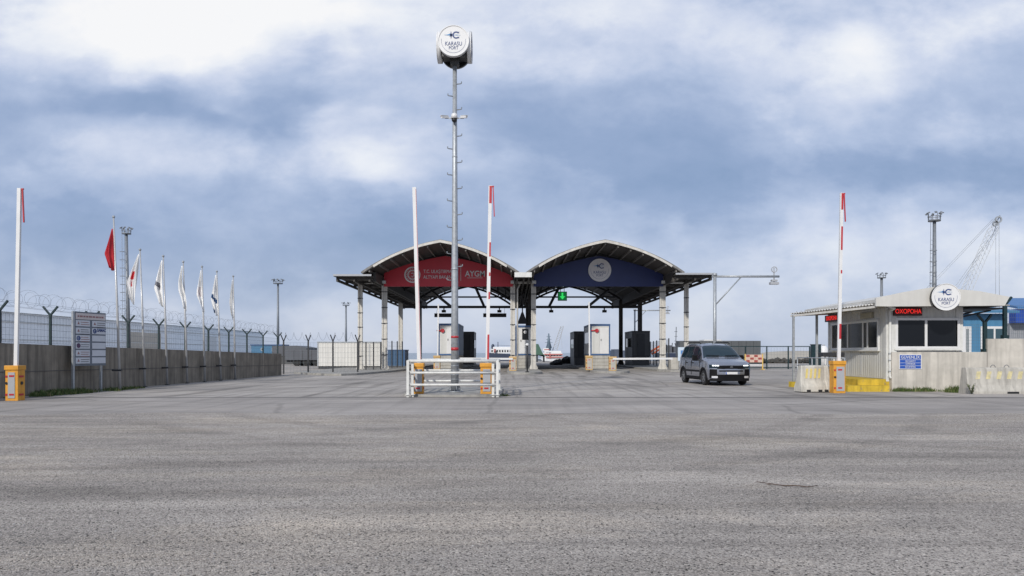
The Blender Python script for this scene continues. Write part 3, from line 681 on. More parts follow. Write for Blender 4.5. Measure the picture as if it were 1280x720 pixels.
# ------------------------------------------------------------------ tall mast with four discs
Y = 25.0; mx_ = PX(568.5, Y)
t = thing('sign_mast', (mx_, Y, .07), 'tall galvanised mast topped by a cube of four white disc signs', 'sign mast')
m = MB(); m.tube([(mx_, Y, .07), (mx_, Y, 3), (mx_, Y, 7), (mx_, Y, 11.3)], [.135, .115, .090, .070], 18); pole = m.build('pole', galv, t)
m = MB(); m.tube([(mx_, Y, .07), (mx_, Y, .11)], .28, 18)
for k in range(8): a = k*PI/4; m.tube([(mx_+.22*math.cos(a), Y+.22*math.sin(a), .11), (mx_+.22*math.cos(a), Y+.22*math.sin(a), .17)], .02, 6)
for k in range(4): a = k*PI/2+.4; m.bar((mx_+.14*math.cos(a), Y+.14*math.sin(a), .3), (mx_+.24*math.cos(a), Y+.24*math.sin(a), .12), .015, .05)
m.build('base_plate', galv, pole)
for z0, z1 in ((1.48, 1.58), (1.90, 1.97)) :
    m = MB(); m.tube([(mx_, Y, z0), (mx_, Y, z1)], .130, 18); m.build('red_band', redm, pole)
m = MB()
for k in range(5): m.tube([(mx_, Y, .5+k*.15), (mx_, Y, .52+k*.15)], .140, 18)
m.tube([(mx_, Y, 4.2), (mx_, Y, 4.26)], .114, 18); m.tube([(mx_, Y, 8.0), (mx_, Y, 8.05)], .090, 18); m.build('clamp', galv, pole)
zs = [(1, 105), (1, 137), (1, 170), (1, 203), (1, 235.5), (1, 268), (1, 300), (1, 333), (-1, 120), (-1, 186), (-1, 218.5), (-1, 251), (-1, 284), (-1, 317), (-1, 350)]
for s, py in zs:
    z = PZ(py, Y); r = .13-.06*z/11.3; m = MB(); m.tube([(mx_+s*(r-.02), Y-.03, z-.02), (mx_+s*(r+.13), Y-.03, z), (mx_+s*(r+.15), Y-.03, z+.01), (mx_+s*(r+.155), Y-.03, z+.07)], .017, 6); m.build('climbing_step', mastm, pole)
cz = PZ(51, Y-.55); hr = .515
m = MB(); m.box(mx_-.40, mx_+.40, Y-.40, Y+.40, cz-.34, cz+.38); hd = m.build('sign_frame', dark, t)
m = MB(); m.box(mx_-.14, mx_+.14, Y-.14, Y+.14, cz-.62, cz-.345)
for sx_ in (-.33, .28): m.box(mx_+sx_-.07, mx_+sx_+.09, Y-.38, Y-.25, cz-.44, cz-.345)
m.build('ballast_box', boothd, hd)
for k in range(4):
    rz = k*PI/2; c = Vector((mx_, Y, cz))+Matrix.Rotation(rz, 3, 'Z') @ Vector((0, -.56, 0))
    disc_sign(hd, c, hr, .13, rz, None, black if k == 2 else whiteb)
cz2 = PZ(150, Y)
m = MB(); m.bar((mx_-.32, Y-.13, cz2+.02), (mx_+.32, Y-.13, cz2+.02), .03, .03); br = m.build('camera_bracket', galv, t)
for s in (-1, 1):
    m = MB(); m.bar((mx_+s*.22, Y-.12, cz2+.06), (mx_+s*.42, Y-.34, cz2+.0), .075, .075); m.bar((mx_+s*.25, Y-.15, cz2+.095), (mx_+s*.44, Y-.37, cz2+.035), .09, .012); m.build('bullet_camera', whiteb, br)
m = MB(); m.tube([(mx_, Y-.2, cz2+.16), (mx_, Y-.2, cz2+.13), (mx_, Y-.2, cz2-.02)], [.05, .10, .11], 16); dm = m.build('dome_camera', whiteb, br)
m = MB(); m.tube([(mx_, Y-.2, cz2-.02), (mx_, Y-.2, cz2-.10), (mx_, Y-.2, cz2-.14)], [.095, .085, .03], 16); m.build('dome_lens', black, dm)

# black bollard with a white head before the middle booth
Y = 47.9; x = PX(659, Y); t = thing('bollard', (x, Y, .14), 'thin black post with white round head before the middle booth', 'post')
m = MB(); m.tube([(x, Y, .14), (x, Y, 1.85)], .045, 10); m.tube([(x, Y, .14), (x, Y, .2)], .13, 12); m.build('post', black, t)
m = MB(); m.tube([(x, Y, 1.85), (x, Y, 1.9), (x, Y, 1.98), (x, Y, 2.02)], [.07, .11, .11, .05], 12); m.build('head', whiteb, t)

# ------------------------------------------------------------------ left wall with fence, flags
LW = lambda y: -15.72+(y-22.7)*(1.32/23.5)        # wall face
LT = lambda y: 1.70-(y-22.7)*(.36/23.5)           # wall top
m = MB(); ys = [14, 20, 23, 26.5, 30, 33.5, 37, 40.5, 43.5, 46.2]
for a, b in zip(ys, ys[1:]):
    b2_ = b-.018
    m.prism([(LW(a), a, -.1), (LW(b2_), b2_, -.1), (LW(b2_), b2_, LT(b)), (LW(a), a, LT(a))], (-.35, 0, 0))
wallL = tag(m.build('concrete_wall', conc, None, (LW(30), 30, 0)), 'long rain-streaked concrete wall under the flagpoles', 'wall')
m = MB(); a, b = 14, 46.1; m.prism([(LW(a)+.001, a, .86), (LW(b)+.001, b, .62), (LW(b)+.001, b, .645), (LW(a)+.001, a, .885)], (.012, 0, 0)); m.build('casting_seam', mat('seam', (.10, .095, .09), .9, 0, .2, 5), wallL)
m = MB(); m.prism([(LW(19)+.003, 19, -.01), (LW(46)+.003, 46, -.01), (LW(46)+.5, 46, -.01), (-12.0, 27.5, -.01), (-11.5, 23.3, -.01), (-16, 19, -.01)][:], (0, 0, .022)); m.bm.free()
def yfence(name, P, Q, zf, n, label, cat, h=1.05, arm=.42, coil=.24, mt=green, skip=(), spacing=.16, both=True):
    """Y-topped posts, welded mesh panels and a razor coil between P and Q (base height zf(f))"""
    P, Q = Vector(P), Vector(Q); d = (Q-P); ln = d.length; dn = d.normalized(); sd = Vector((-dn.y, dn.x, 0))
    t = thing(name, (P.x, P.y, zf(0)), label, cat)
    at = lambda f: P+d*f+Vector((0, 0, zf(f)))
    for i in range(n+1):
        b = at(i/n); m = MB(); m.bar(b, b+Vector((0,0,h)), .07, .07); k = b+Vector((0,0,h-.03))
        for s in (-1, 1): m.bar(k, k+sd*s*arm*.62+Vector((0,0,arm*.72)), .055, .055)
        m.box(b.x-.09, b.x+.09, b.y-.09, b.y+.09, b.z, b.z+.012); m.build('post', mt, t)
    m = MB(); c = int(ln/spacing)
    for i in range(c+1):
        b = at(i/c); m.tube([b+Vector((0,0,.06)), b+Vector((0,0,h-.1))], .0035, 4, False, False)
    for k in range(5):
        z = .06+(h-.16)*k/4; m.tube([at(0)+Vector((0,0,z)), at(1)+Vector((0,0,z))], .005, 4, False, False)
    m.build('mesh_panel', wire, t)
    m = MB()
    for s in (-1, 1):
        for q in (.45, .95): m.tube([at(f/n)+sd*s*arm*.62*q+Vector((0,0,h+arm*.72*q)) for f in range(n+1)], .004, 4, False, False)
    tn = int(ln/.33); pts = []
    for i in range(tn*12+1):
        f = i/(tn*12); a = 2*PI*i/12; r = coil*(1+.16*math.sin(i*.37)+.12*math.sin(i*.113)); pts.append(at(f)+sd*math.cos(a)*r+Vector((0,0,h+.42+math.sin(a)*r))+dn*(.16*math.sin(a*.5)+.1*math.sin(i*.21)))
    m.tube(pts, .0034, 4, False, False); m.build('razor_coil', razor, t)
    return t
fy0, fy1 = 20.6, 46.0
yfence('barbed_fence', (LW(fy0)-.17, fy0, 0), (LW(fy1)-.17, fy1, 0), lambda f: LT(fy0+(fy1-fy0)*f)-.005, 11, 'green mesh fence with Y posts and razor coils along the long streaked wall', 'fence')
def bigfence(name, P, Q, n, h, label, mt=dark, coil=True, spacing=.22, arms=True, rail=False):
    P, Q = Vector(P), Vector(Q); d = Q-P; ln = d.length; dn = d.normalized(); sd = Vector((-dn.y, dn.x, 0)); t = thing(name, P, label, 'fence')
    for i in range(n+1):
        b = P+d*i/n; m = MB(); m.bar(b, b+Vector((0,0,h)), .085, .085)
        if arms:
            for s in (-1, 1): m.bar(b+Vector((0,0,h-.02)), b+(sd*.35+dn*.25)*s*.5+Vector((0,0,h+.42)), .05, .05)
        m.build('post', mt, t)
    m = MB(); c = int(ln/spacing)
    for i in range(c+1): b = P+d*i/c; m.tube([b+Vector((0,0,.08)), b+Vector((0,0,h-.1))], .005, 4, False, False)
    for k in range(7): z = .08+(h-.18)*k/6; m.tube([P+Vector((0,0,z)), Q+Vector((0,0,z))], .006, 4, False, False)
    m.build('mesh_panel', wire, t)
    if rail:
        m = MB(); m.bar(P+Vector((0,0,h)), Q+Vector((0,0,h)), .07, .07); m.bar(P+Vector((0,0,.12)), Q+Vector((0,0,.12)), .07, .08); m.build('rail', mt, t)
    if coil:
        m = MB(); tn = int(ln/.5); m.tube([P+d*i/(tn*10)+sd*.26*math.cos(2*PI*i/10)+Vector((0,0,h+.32+.26*math.sin(2*PI*i/10))) for i in range(tn*10+1)], .007, 4, False, False); m.build('razor_coil', razor, t)
    return t
Y = 48.6
bigfence('mesh_fence', (PX(354.5, Y), Y, 0), (PX(447, Y), Y, 0), 3, PZ(418.5, Y)-.42, 'dark mesh fence with razor coil from the wall end to the canopy')
t = bigfence('mesh_fence', (PX(448, 55), 55, .12), (PX(476, 56.5), 56.5, .12), 3, 2.1, 'short dark picket fence between two canopy columns near the white container', coil=False, arms=False)
t = bigfence('mesh_fence', (PX(483, 62), 62, .12), (PX(503, 66), 66, .12), 3, 2.3, 'short dark picket fence before the blue container under the canopy', coil=False, arms=False)
# flagpoles: base pixel column, top column, top row, colour of flag
polem = mat('pole_white', (.42, .42, .42), .35, .2, .08, 6)
FL = [(150, 142, 272, 'red'), (181, 175, 313, 'redstar'), (209, 204, 321, 'greyfold'), (234, 229, 328, 'whitefold'), (256, 252.5, 334, 'faint'), (276, 271, 340, 'navyfold'), (294, 291.5, 346, 'thin')]
labs = ['tall white flagpole flying the red flag, nearest to the info board', 'white flagpole carrying the white flag with red print', 'white flagpole carrying the white flag with one grey fold', 'white flagpole carrying the crumpled all-white flag', 'white flagpole carrying the white flag with faint print', 'white flagpole carrying the white flag with a navy fold', 'white flagpole carrying the narrowest white flag, farthest along the wall']
flabs = ['limp red flag hanging from the tallest pole', 'limp white flag with red print in its middle', 'limp white flag with one dark grey fold', 'crumpled all-white flag spreading to both sides of its pole', 'limp white flag with faint rosy grey print', 'limp white flag crossed by a dark navy fold', 'narrowest limp white flag, on the pole farthest along the wall']
fcl = {'red': mat('flag_red', (.38, .012, .022), .8, 0, .08, 4), 'white': mat('flag_white', (.70, .70, .70), .85, 0, .05, 4), 'pred': mat('flag_print_red', (.55, .05, .06), .85, 0, .05, 4), 'grey': mat('flag_print_grey', (.16, .16, .18), .85, 0, .1, 4), 'navy': mat('flag_print_navy', (.03, .07, .16), .85, 0, .1, 4), 'rosy': mat('flag_print_rosy', (.5, .42, .42), .85, 0, .1, 6)}
proto = None
for i, (bx_, tx, ty, kind) in enumerate(FL):
    k = (bx_-HX)/F        # the pole stands .22 m in front of the wall
    y = (-15.72-22.7*1.32/23.5+.22)/(k-1.32/23.5); x = LW(y)+.22
    if i == 0: y = 27.4; x = PX(bx_, y)
    H = PZ(ty, y); lean = PX(tx, y)-PX(bx_, y)
    t = thing('flagpole', (x, y, 0), labs[i], 'flagpole', 'flagpoles along the streaked wall')
    m = MB(); m.tube([(x, y, 0), (x+lean*.45, y, H*.5), (x+lean, y, H)], [.05, .042, .026], 10); p = m.build('pole', polem, t)
    m = MB(); bmesh.ops.create_uvsphere(m.bm, u_segments=10, v_segments=6, radius=.055, matrix=Matrix.Translation((x+lean, y, H+.03))); m.build('finial', galv, t)
    m = MB(); m.box(x-.28, x+.06, y-.05, y+.05, .72, .78); m.box(x-.075, x+.075, y-.075, y+.075, 0, .03); m.build('wall_bracket', dark, t)
    ftop = H-(.42 if kind == 'red' else .16); fl = {'red': 1.5, 'thin': 2.05}.get(kind, 2.0); wd = {'red': .34, 'whitefold': .32, 'thin': .16, 'navyfold': .30, 'faint': .30, 'redstar': .33, 'greyfold': .36}[kind]
    dx = Vector((-1, -.25, 0)).normalized(); ph = i*1.3; low = -.25 if kind in ('redstar',) else -.12
    def fs(a, b, x=x, y=y, H=H, lean=lean, ftop=ftop, fl=fl, wd=wd, ph=ph, kind=kind):
        wb = wd*(.12+.95*min(1, b*1.55))*(1-.55*max(0, b-.62)/.38)      # narrow at the hoist top, widest two thirds down
        sl = x+lean*(ftop-fl*b)/H; r = a
        hx = -.03-wb*r
        if kind == 'whitefold' and b > .35: hx += wb*.62*(b-.35)/.65*1.2
        if kind == 'faint' and b > .5: hx += .12*(b-.5)*2
        if kind == 'redstar': hx -= .26*b
        if kind == 'greyfold': hx -= .0
        fold = .07*math.sin(a*8.2+ph+b*2.2)*min(1, b*3)+.05*math.sin(a*17+b*5+ph)*b
        z = ftop-fl*b*(1-.10*a)-.18*a*(1-b)*0-.10*abs(math.sin(a*5+ph))*b
        return (sl+hx, y-.03+fold, z)
    def fm(a, b, kind=kind):
        if kind == 'redstar': return 1 if (abs(b-.45) < .09 and .3 < a < .85) or (abs(b-.62) < .06 and .45 < a < .7) else 0
        if kind == 'greyfold': return 1 if abs(b-.62+.1*a) < .05 and a > .3 else 0
        if kind == 'navyfold': return 1 if abs(b-.66+.12*a) < .055 or (b > .9 and a > .5) else 0
        if kind == 'faint': return 1 if abs(b-.52) < .13 and .2 < a < .8 and math.sin(a*31+b*47) > -.2 else 0
        return 0
    m = MB(); m.grid(fs, 22, 30, True, fm)
    m2 = {'red': ['red'], 'redstar': ['white', 'pred'], 'greyfold': ['white', 'grey'], 'navyfold': ['white', 'navy'], 'faint': ['white', 'rosy']}.get(kind, ['white'])
    o = m.build('flag', [fcl[q] for q in m2], None, (x+lean, y, ftop), fix=False)
    sd_ = o.modifiers.new('cloth', 'SOLIDIFY'); sd_.thickness = .004
    tag(o, flabs[i], 'flag', 'flags on the wall poles')

# ------------------------------------------------------------------ info board
ax, ay = PX(93.5, 25.6), 25.6; bx2, by2 = PX(132.5, 27.0), 27.0
d = Vector((bx2-ax, by2-ay, 0)); ln = d.length; rz = math.atan2(d.y, d.x)
t = thing('info_board', (ax, ay, 0), 'white and grey company directory board on two steel posts before the streaked wall', 'sign board')
zb, zt = PZ(457.5, 25.6), PZ(389, 25.6); Mx = Matrix.Translation((ax, ay, 0)) @ Matrix.Rotation(rz, 4, 'Z')
def bm_(): q = MB(); q.mt = Mx; return q
m = bm_(); m.box(0, ln, .01, .07, zb, zt); pn = m.build('board', mat('board_frame', (.13, .15, .18), .5, 0, .1, 4), t)
m = bm_(); m.box(-.075, .0-.002, -.0, .07, 0, zt); m.build('post', galv, t)
m = bm_(); m.box(ln-.16, ln-.09, .075, .145, 0, zt-.1); m.build('post', galv, t)
lab_ = mat('board_plate', (.52, .54, .58), .5, 0, .04, 4); inkr = mat('ink_red', (.26, .13, .13), .6, 0, .1, 4)
hh = (zt-zb)
m = bm_(); m.box(.04, ln-.04, -.004, .008, zt-.27, zt-.05); hp = m.build('header_plate', mat('board_header', (.52, .47, .46), .5, 0, .04, 4), pn)
m = bm_(); xx = .12
while xx < ln-.14: ww = random.uniform(.06, .16); m.box(xx, min(xx+ww, ln-.1), -.010, -.0045, zt-.19, zt-.135); xx += ww+.035
m.build('header_print', inkr, hp)
rows = 6; rh = (zt-.30-zb-.03)/rows
for r in range(rows):
    for c in range(2):
        x0_ = .04+c*(ln/2-.01)+(.03 if c else 0); x1_ = x0_+ln/2-.085; z1 = zt-.30-r*rh; z0 = z1-rh+.05
        m = bm_(); m.box(x0_, x1_, -.004, .008, z0, z1); pl = m.build('name_plate', lab_, pn)
        if c == 0 or r < 2:
            m = bm_(); 
            for k in range(3 if (r+c) % 3 else 2):
                wl_ = random.uniform(.3, .5); z = z1-.06-k*.075
                if c == 1 and r == 1: continue
                m.box(x0_+.22, min(x0_+.22+wl_, x1_-.03), -.010, -.0045, z-.02, z)
            if not (c == 1 and r == 1): m.build('small_print', inkgrey if (r+c) % 2 else inkr, pl)
            else: m.bm.free()
            m = bm_(); cc = (x0_+.12, -.0045, (z0+z1)/2)
            if r in (2, 3) and c == 0 or (r, c) == (1, 1): m.ring(cc, .045 if r != 3 else .0, .085, (0,-1,0), .005, 20); m.disc((cc[0]+.01, -.0045, cc[2]), .03, (0,-1,0), .006, 8); m.build('round_logo', navy if r != 3 else mat('logo_plum', (.08, .04, .09), .5), pl)
            else: m.prism([(cc[0]-.05, -.0045, cc[2]-.04), (cc[0]+.05, -.0045, cc[2]-.04), (cc[0], -.0045, cc[2]+.06)], (0, -.005, 0)); m.build('small_logo', inkr, pl)
        if (r, c) == (1, 1):
            o = text('lettering', 'SAMAC', .15, Mx @ Vector((x0_+.23, -.008, (z0+z1)/2+.03)), navy, pl, .004, 'LEFT', rz, .85, .004)

# ------------------------------------------------------------------ light masts
def light_mast(px, py, Y, label, r, ladder=True, heads=8, wide=1.0, basez=0, lean=0):
    x = PX(px, Y); H = PZ(py, Y)
    t = thing('light_mast', (x, Y, basez), label, 'light mast', 'floodlight masts of the port')
    m = MB(); m.tube([(x-lean, Y, basez), (x, Y, H-.9)], [r*1.35, r*.8], 12); m.build('pole', mastm, t)
    m = MB(); m.tube([(x, Y, H-.95), (x, Y, H-.8)], wide*.95, 16); m.ring((x, Y, H-.5), wide*.9, wide*1.0, (0,0,1), .06, 20, up=(0,1,0))
    for k in range(8): a = k*PI/4; m.bar((x+wide*.9*math.cos(a), Y+wide*.9*math.sin(a), H-.85), (x+wide*.95*math.cos(a), Y+wide*.95*math.sin(a), H-.2), .05, .05)
    m.build('platform', mastm, t)
    for k in range(heads):
        a = 2*PI*k/heads+.2; m = MB(); m.mt = Matrix.Translation((x+wide*1.15*math.cos(a), Y+wide*1.15*math.sin(a), H-.12)) @ Matrix.Rotation(a, 4, 'Z') @ Matrix.Rotation(.5, 4, 'Y'); m.cb((0,0,0), (.46*wide, .34*wide, .11)); m.build('floodlight', mastm, t)
    if ladder:
        m = MB(); lx = x-r*1.0-.12
        for s in (-.16, .16): m.bar((lx-lean*.8+s-.15, Y-.2, basez+2), (lx+s+.0, Y-.2, H-1), .035, .035)
        for k in range(int((H-4)/.45)): z = basez+2+k*.45; f = (z-basez-2)/(H-3-basez); xx = lx-(lean*.8+.15)*(1-f); m.bar((xx-.16, Y-.2, z), (xx+.16, Y-.2, z), .03, .03); 
        for k in range(int((H-6)/1.1)):
            z = basez+4+k*1.1; f = (z-basez-2)/(H-3-basez); xx = lx-(lean*.8+.15)*(1-f); m.ring((xx, Y-.45, z), .30, .33, (0,0,1), .04, 12, up=(0,1,0))
        m.build('caged_ladder', mastm, t)
    return t
light_mast(158, 284, 100, 'tall floodlight mast with caged ladder just behind the red flag', .22, True, 8, .62, 0, -.35)
light_mast(347.5, 349, 150, 'floodlight mast standing behind the far end of the flagpole wall', .22, False, 8, 1.0)
light_mast(432.5, 378, 210, 'distant floodlight mast above the white container', .26, False, 6, 1.0)
light_mast(1168, 265, 75, 'tall floodlight mast with ladder rising behind the guard house roof', .20, True, 6, .62)
light_mast(1102, 341, 130, 'short distant floodlight mast above the guard house awning', .27, False, 6, .75)
# ------------------------------------------------------------------ guard house
gx0, gx1, gy0, gy1 = 13.83, 16.55, 27.2, 32.2; zf = .45; ze = 3.08
panw = corr('cladding_front', (.55, .55, .53), 0, .17, .38, .5, .3); pans = corr('cladding_side', (.55, .55, .53), 1, .17, .38, .5, .3)
gh = thing('guard_house', ((gx0+gx1)/2, gy0, 0), 'white clad guard house with cream gable parapet and dark windows', 'guard house')
m = MB(); m.box(gx0, gx1, gy0+.005, gy1, zf, ze); wl = m.build('wall', panw, gh)
m = MB(); m.box(gx0-.03, gx0-.004, gy0+.15, gy1, zf+.004, ze); m.build('side_wall', pans, gh)
m = MB(); m.box(gx0-.09, gx0+.30, gy0-.05, gy0+.16, .35, ze-.004); m.box(gx0-.06, gx0+.0, gy1-.12, gy1+.02, zf, ze); m.box(gx1-.22, gx1+.03, gy0-.03, gy0+.1, 1.45, ze-.003); m.build('corner_post', white, gh)
def window(name, x0, x1, z0, z1, panes, y, side=False):
    """white framed sliding window; front (normal -Y) or side (normal -X)"""
    mk = (lambda m, a0, a1, d0, d1, c0, c1: m.box(a0, a1, y+d0, y+d1, c0, c1)) if not side else (lambda m, a0, a1, d0, d1, c0, c1: m.box(y+d0, y+d1, a0, a1, c0, c1))
    m = MB(); f = .085
    mk(m, x0, x1, -.06, -.002, z0, z0+f); mk(m, x0, x1, -.06, -.002, z1-f, z1); mk(m, x0, x0+f, -.06, -.002, z0+f, z1-f); mk(m, x1-f, x1, -.06, -.002, z0+f, z1-f)
    wd = x1-x0
    for p in panes: mk(m, x0+wd*p-.045, x0+wd*p+.045, -.055, -.002, z0+f, z1-f)
    fr = m.build(name, whiteb, gh)
    m = MB(); mk(m, x0+f, x1-f, -.03, -.012, z0+f, z1-f); m.build('pane', glassd, fr)
    m = MB(); mk(m, x0-.05, x1+.05, -.10, -.002, z0-.06, z0-.003); m.build('sill', white, fr)
    return fr
window('window', gx0+.26, gx1-.10, 1.55, 2.68, (.475,), gy0)
window('window', gy0+.55, gy1-.35, 1.52, 2.66, (.21, .30, .62), gx0-.03, True)
m = MB(); m.box(gx0-.05, gx0-.03, gy0+2.0, gy0+2.04, zf+.1, 1.5); m.build('panel_joint', greyp, gh)
# gable parapet and roof
Yp = 26.25; P = [(PX(1095, Yp), PZ(382, Yp)-.02), (PX(1112, Yp), PZ(383, Yp)), (PX(1256, Yp), PZ(382, Yp)), (PX(1262, Yp), PZ(371, Yp)), (PX(1225, Yp), PZ(364, Yp)), (PX(1168, Yp), PZ(358.5, Yp)), (PX(1130, Yp), PZ(365, Yp)), (PX(1095, Yp), PZ(372.5, Yp))]
m = MB(); m.prism([(x, Yp, z) for x, z in P], (0, .10, 0)); par = m.build('parapet', offw, gh)
m = MB(); T = P[3:]; m.prism([(x, Yp+.103, z-.05) for x, z in T]+[(x, Yp+.103, z-.16) for x, z in T[::-1]], (0, 6.3, 0)); m.build('roof', offw, gh)
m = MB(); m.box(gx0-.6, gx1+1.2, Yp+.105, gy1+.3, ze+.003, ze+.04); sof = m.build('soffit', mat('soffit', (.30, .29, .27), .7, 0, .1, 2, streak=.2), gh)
m = MB()
for k in range(5): m.bar((gx1+.1, gy0+.3+k*1.1, 2.72), (gx1+1.25, gy0+.3+k*1.1, 2.98), .05, .06)
m.box(gx1+.04, gx1+1.28, gy0-.4, gy1, 2.985, 3.04); m.build('side_canopy', dark, gh)
m = MB(); m.tube([(gx0-.35, Yp+.12, 3.05), (gx0-.1, Yp+.3, 2.99), (gx0+.02, gy0-.10, 2.95), (gx0+.02, gy0-.12, 2.7), (gx0+.02, gy0-.12, .55), (gx0+.02, gy0-.2, .45)], .05, 10); pipe = m.build('downpipe', white, gh)
m = MB()
for z in (.7, 1.1, 1.35): m.tube([(gx0+.02, gy0-.12, z), (gx0+.02, gy0-.12, z+.05)], .062, 10)
m.build('pipe_clip', galv, pipe)
# awning on the left side: its outer edge swings out towards two posts
fA, fB = Vector((12.92, Yp+.15, 3.13)), Vector((11.42, 30.35, 3.0)); bA, bB = Vector((gx0-.06, Yp+.15, 3.24)), Vector((gx0-.06, 32.0, 3.16))
m = MB(); n = 60
for k in range(n):
    q0, q1 = k/n, (k+1)/n; w0, w1 = Vector((0, 0, .028*math.cos(k*PI))), Vector((0, 0, .028*math.cos((k+1)*PI)))
    m.prism([fA.lerp(fB, q0)+w0, fA.lerp(fB, q1)+w1, bA.lerp(bB, q1)+w1, bA.lerp(bB, q0)+w0], (0, 0, .008))
aw = m.build('awning', mat('awning_sheet', (.52, .51, .49), .5, 0, .1, 2, streak=.25), gh)
m = MB()
for k in range(16): p = fA.lerp(fB, (k+.5)/16).lerp(bA.lerp(bB, (k+.5)/16), .1)+Vector((0, 0, .02)); m.tube([p, p+Vector((0, 0, .075))], .018, 5)
m.build('roof_bolt', greyp, aw)
m = MB(); m.bar(fA+Vector((.05, 0, -.09)), fB+Vector((.05, 0, -.09)), .06, .08)
for k in range(6): m.bar(fA.lerp(fB, k/5)+Vector((.03, 0, -.085)), bA.lerp(bB, k/5)+Vector((0, 0, -.085)), .04, .06)
m.build('awning_frame', colw, aw)
for x, y in ((11.50, 30.2), (12.45, 30.2)): m = MB(); m.box(x-.04, x+.04, y-.04, y+.04, .23, 2.93); m.build('awning_post', galv, aw)
m = MB(); m.box(gx0-.12, gx0-.035, gy0+1.0, gy0+1.9, 2.73, 2.95); m.build('air_vent', mat('vent', (.35, .33, .26), .6, 0, .1, 3), gh)
# platform with two steps
m = MB(); m.prism([(12.05, 26.55, 0), (13.56, 26.55, 0), (13.6, 27.1, 0), (gx0+.1, 27.12, 0), (gx0+.1, 33.0, 0), (12.7, 33.0, 0), (12.2, 30.4, 0), (11.38, 30.4, 0)], (0, 0, .22)); m.prism([(12.55, 26.85, .222), (13.52, 26.85, .222), (13.55, 27.15, .222), (gx0+.08, 27.16, .222), (gx0+.08, 32.9, .222), (12.9, 32.9, .222)], (0, 0, .21)); tag(m.build('entrance_platform', yellow, None, (13, 26.55, 0)), 'yellow painted concrete steps at the foot of the guard house', 'steps')
# round sign on the parapet
Yd = 26.08; t = thing('round_sign', (PX(1180, Yd), Yd, PZ(372, Yd)), 'round white port sign standing on the guard house parapet', 'sign')
c = (PX(1180, Yd), Yd-.12, PZ(371.5, Yd)); disc_sign(t, c, .475, .16, math.radians(-8), None, black)
m = MB(); m.box(c[0]-.2, c[0]+.2, Yd+.035, Yd+.172, c[2]-.2, c[2]+.15); m.build('bracket', dark, t)
# LED signs
ledr = emit('led_red', (.9, .03, .025), .85)
def led(x0, x1, z0, z1, y, s, label, side=False, size=.3):
    t = thing('led_sign', ((x0+x1)/2, y, z0) if not side else (y, (x0+x1)/2, z0), label, 'led sign', 'red led text signs')
    m = MB(); 
    if side: m.box(y-.09, y, x0, x1, z0, z1)
    else: m.box(x0, x1, y-.09, y, z0, z1)
    m.build('housing', mat('led_housing', (.05, .006, .007), .5, 0, .1, 5) if 'led_housing' not in bpy.data.materials else bpy.data.materials['led_housing'], t)
    if side: text('lettering', s, size, (y-.096, (x0+x1)/2, (z0+z1)/2), ledr, t, .003, 'CENTER', -PI/2, .8)
    else: text('lettering', s, size, ((x0+x1)/2, y-.096, (z0+z1)/2), ledr, t, .003, 'CENTER', 0, .8)
led(gx0+.16, gx0+1.18, 2.76, 3.06, gy0-.06, 'OXOPOHA', 'red led sign reading OXOPOHA above the front window', False, .235)
led(31.0, 32.35, 2.74, 3.02, gx0-.05, 'OXOPOHA', 'red led sign under the awning above the side window', True, .26)

# ------------------------------------------------------------------ right concrete wall
m = MB(); Yw = 26.95; xs = gx0+.02
m.box(xs, PX(1234, Yw), Yw, gy0-.07, -.1, PZ(440, Yw)); m.box(PX(1234, Yw)+.01, 24, Yw, Yw+.3, -.1, PZ(423.5, Yw))
cw = tag(m.build('concrete_wall', concl, None, (17, Yw, 0)), 'pale stained concrete wall with a step up, under the guard house front window', 'wall')
sx0, sx1, sz0, sz1 = PX(1123.5, Yw), PX(1151.5, Yw), PZ(461.5, Yw), PZ(443, Yw)
t = thing('security_sign', ((sx0+sx1)/2, Yw, sz0), 'blue security sign with white lettering on the pale concrete wall', 'sign')
m = MB(); m.box(sx0, sx1, Yw-.025, Yw-.003, sz0, sz1); pl = m.build('plate', whiteb, t)
m = MB(); m.box(sx0+.025, sx1-.025, Yw-.029, Yw-.0255, sz0+.025, sz1-.025); fp = m.build('face', bluesign, pl)
h = sz1-sz0; cx_ = (sx0+sx1)/2
for s, f, sz, bo in (('GÜVENLİK', .80, .155, .0), ('SECURITY', .53, .092, 0), ('ОХРАНА', .335, .092, 0), ('БЕЗПЕКА', .14, .092, 0)):
    text('lettering', s, sz, (cx_, Yw-.034, sz0+h*f), whiteb, fp, .003, 'CENTER', 0, .92, bo)
m = MB(); 
for f in (.645, .43, .235): m.box(sx0+.03, sx1-.03, Yw-.033, Yw-.0295, sz0+h*f-.005, sz0+h*f+.005)
m.build('divider_line', whiteb, fp)
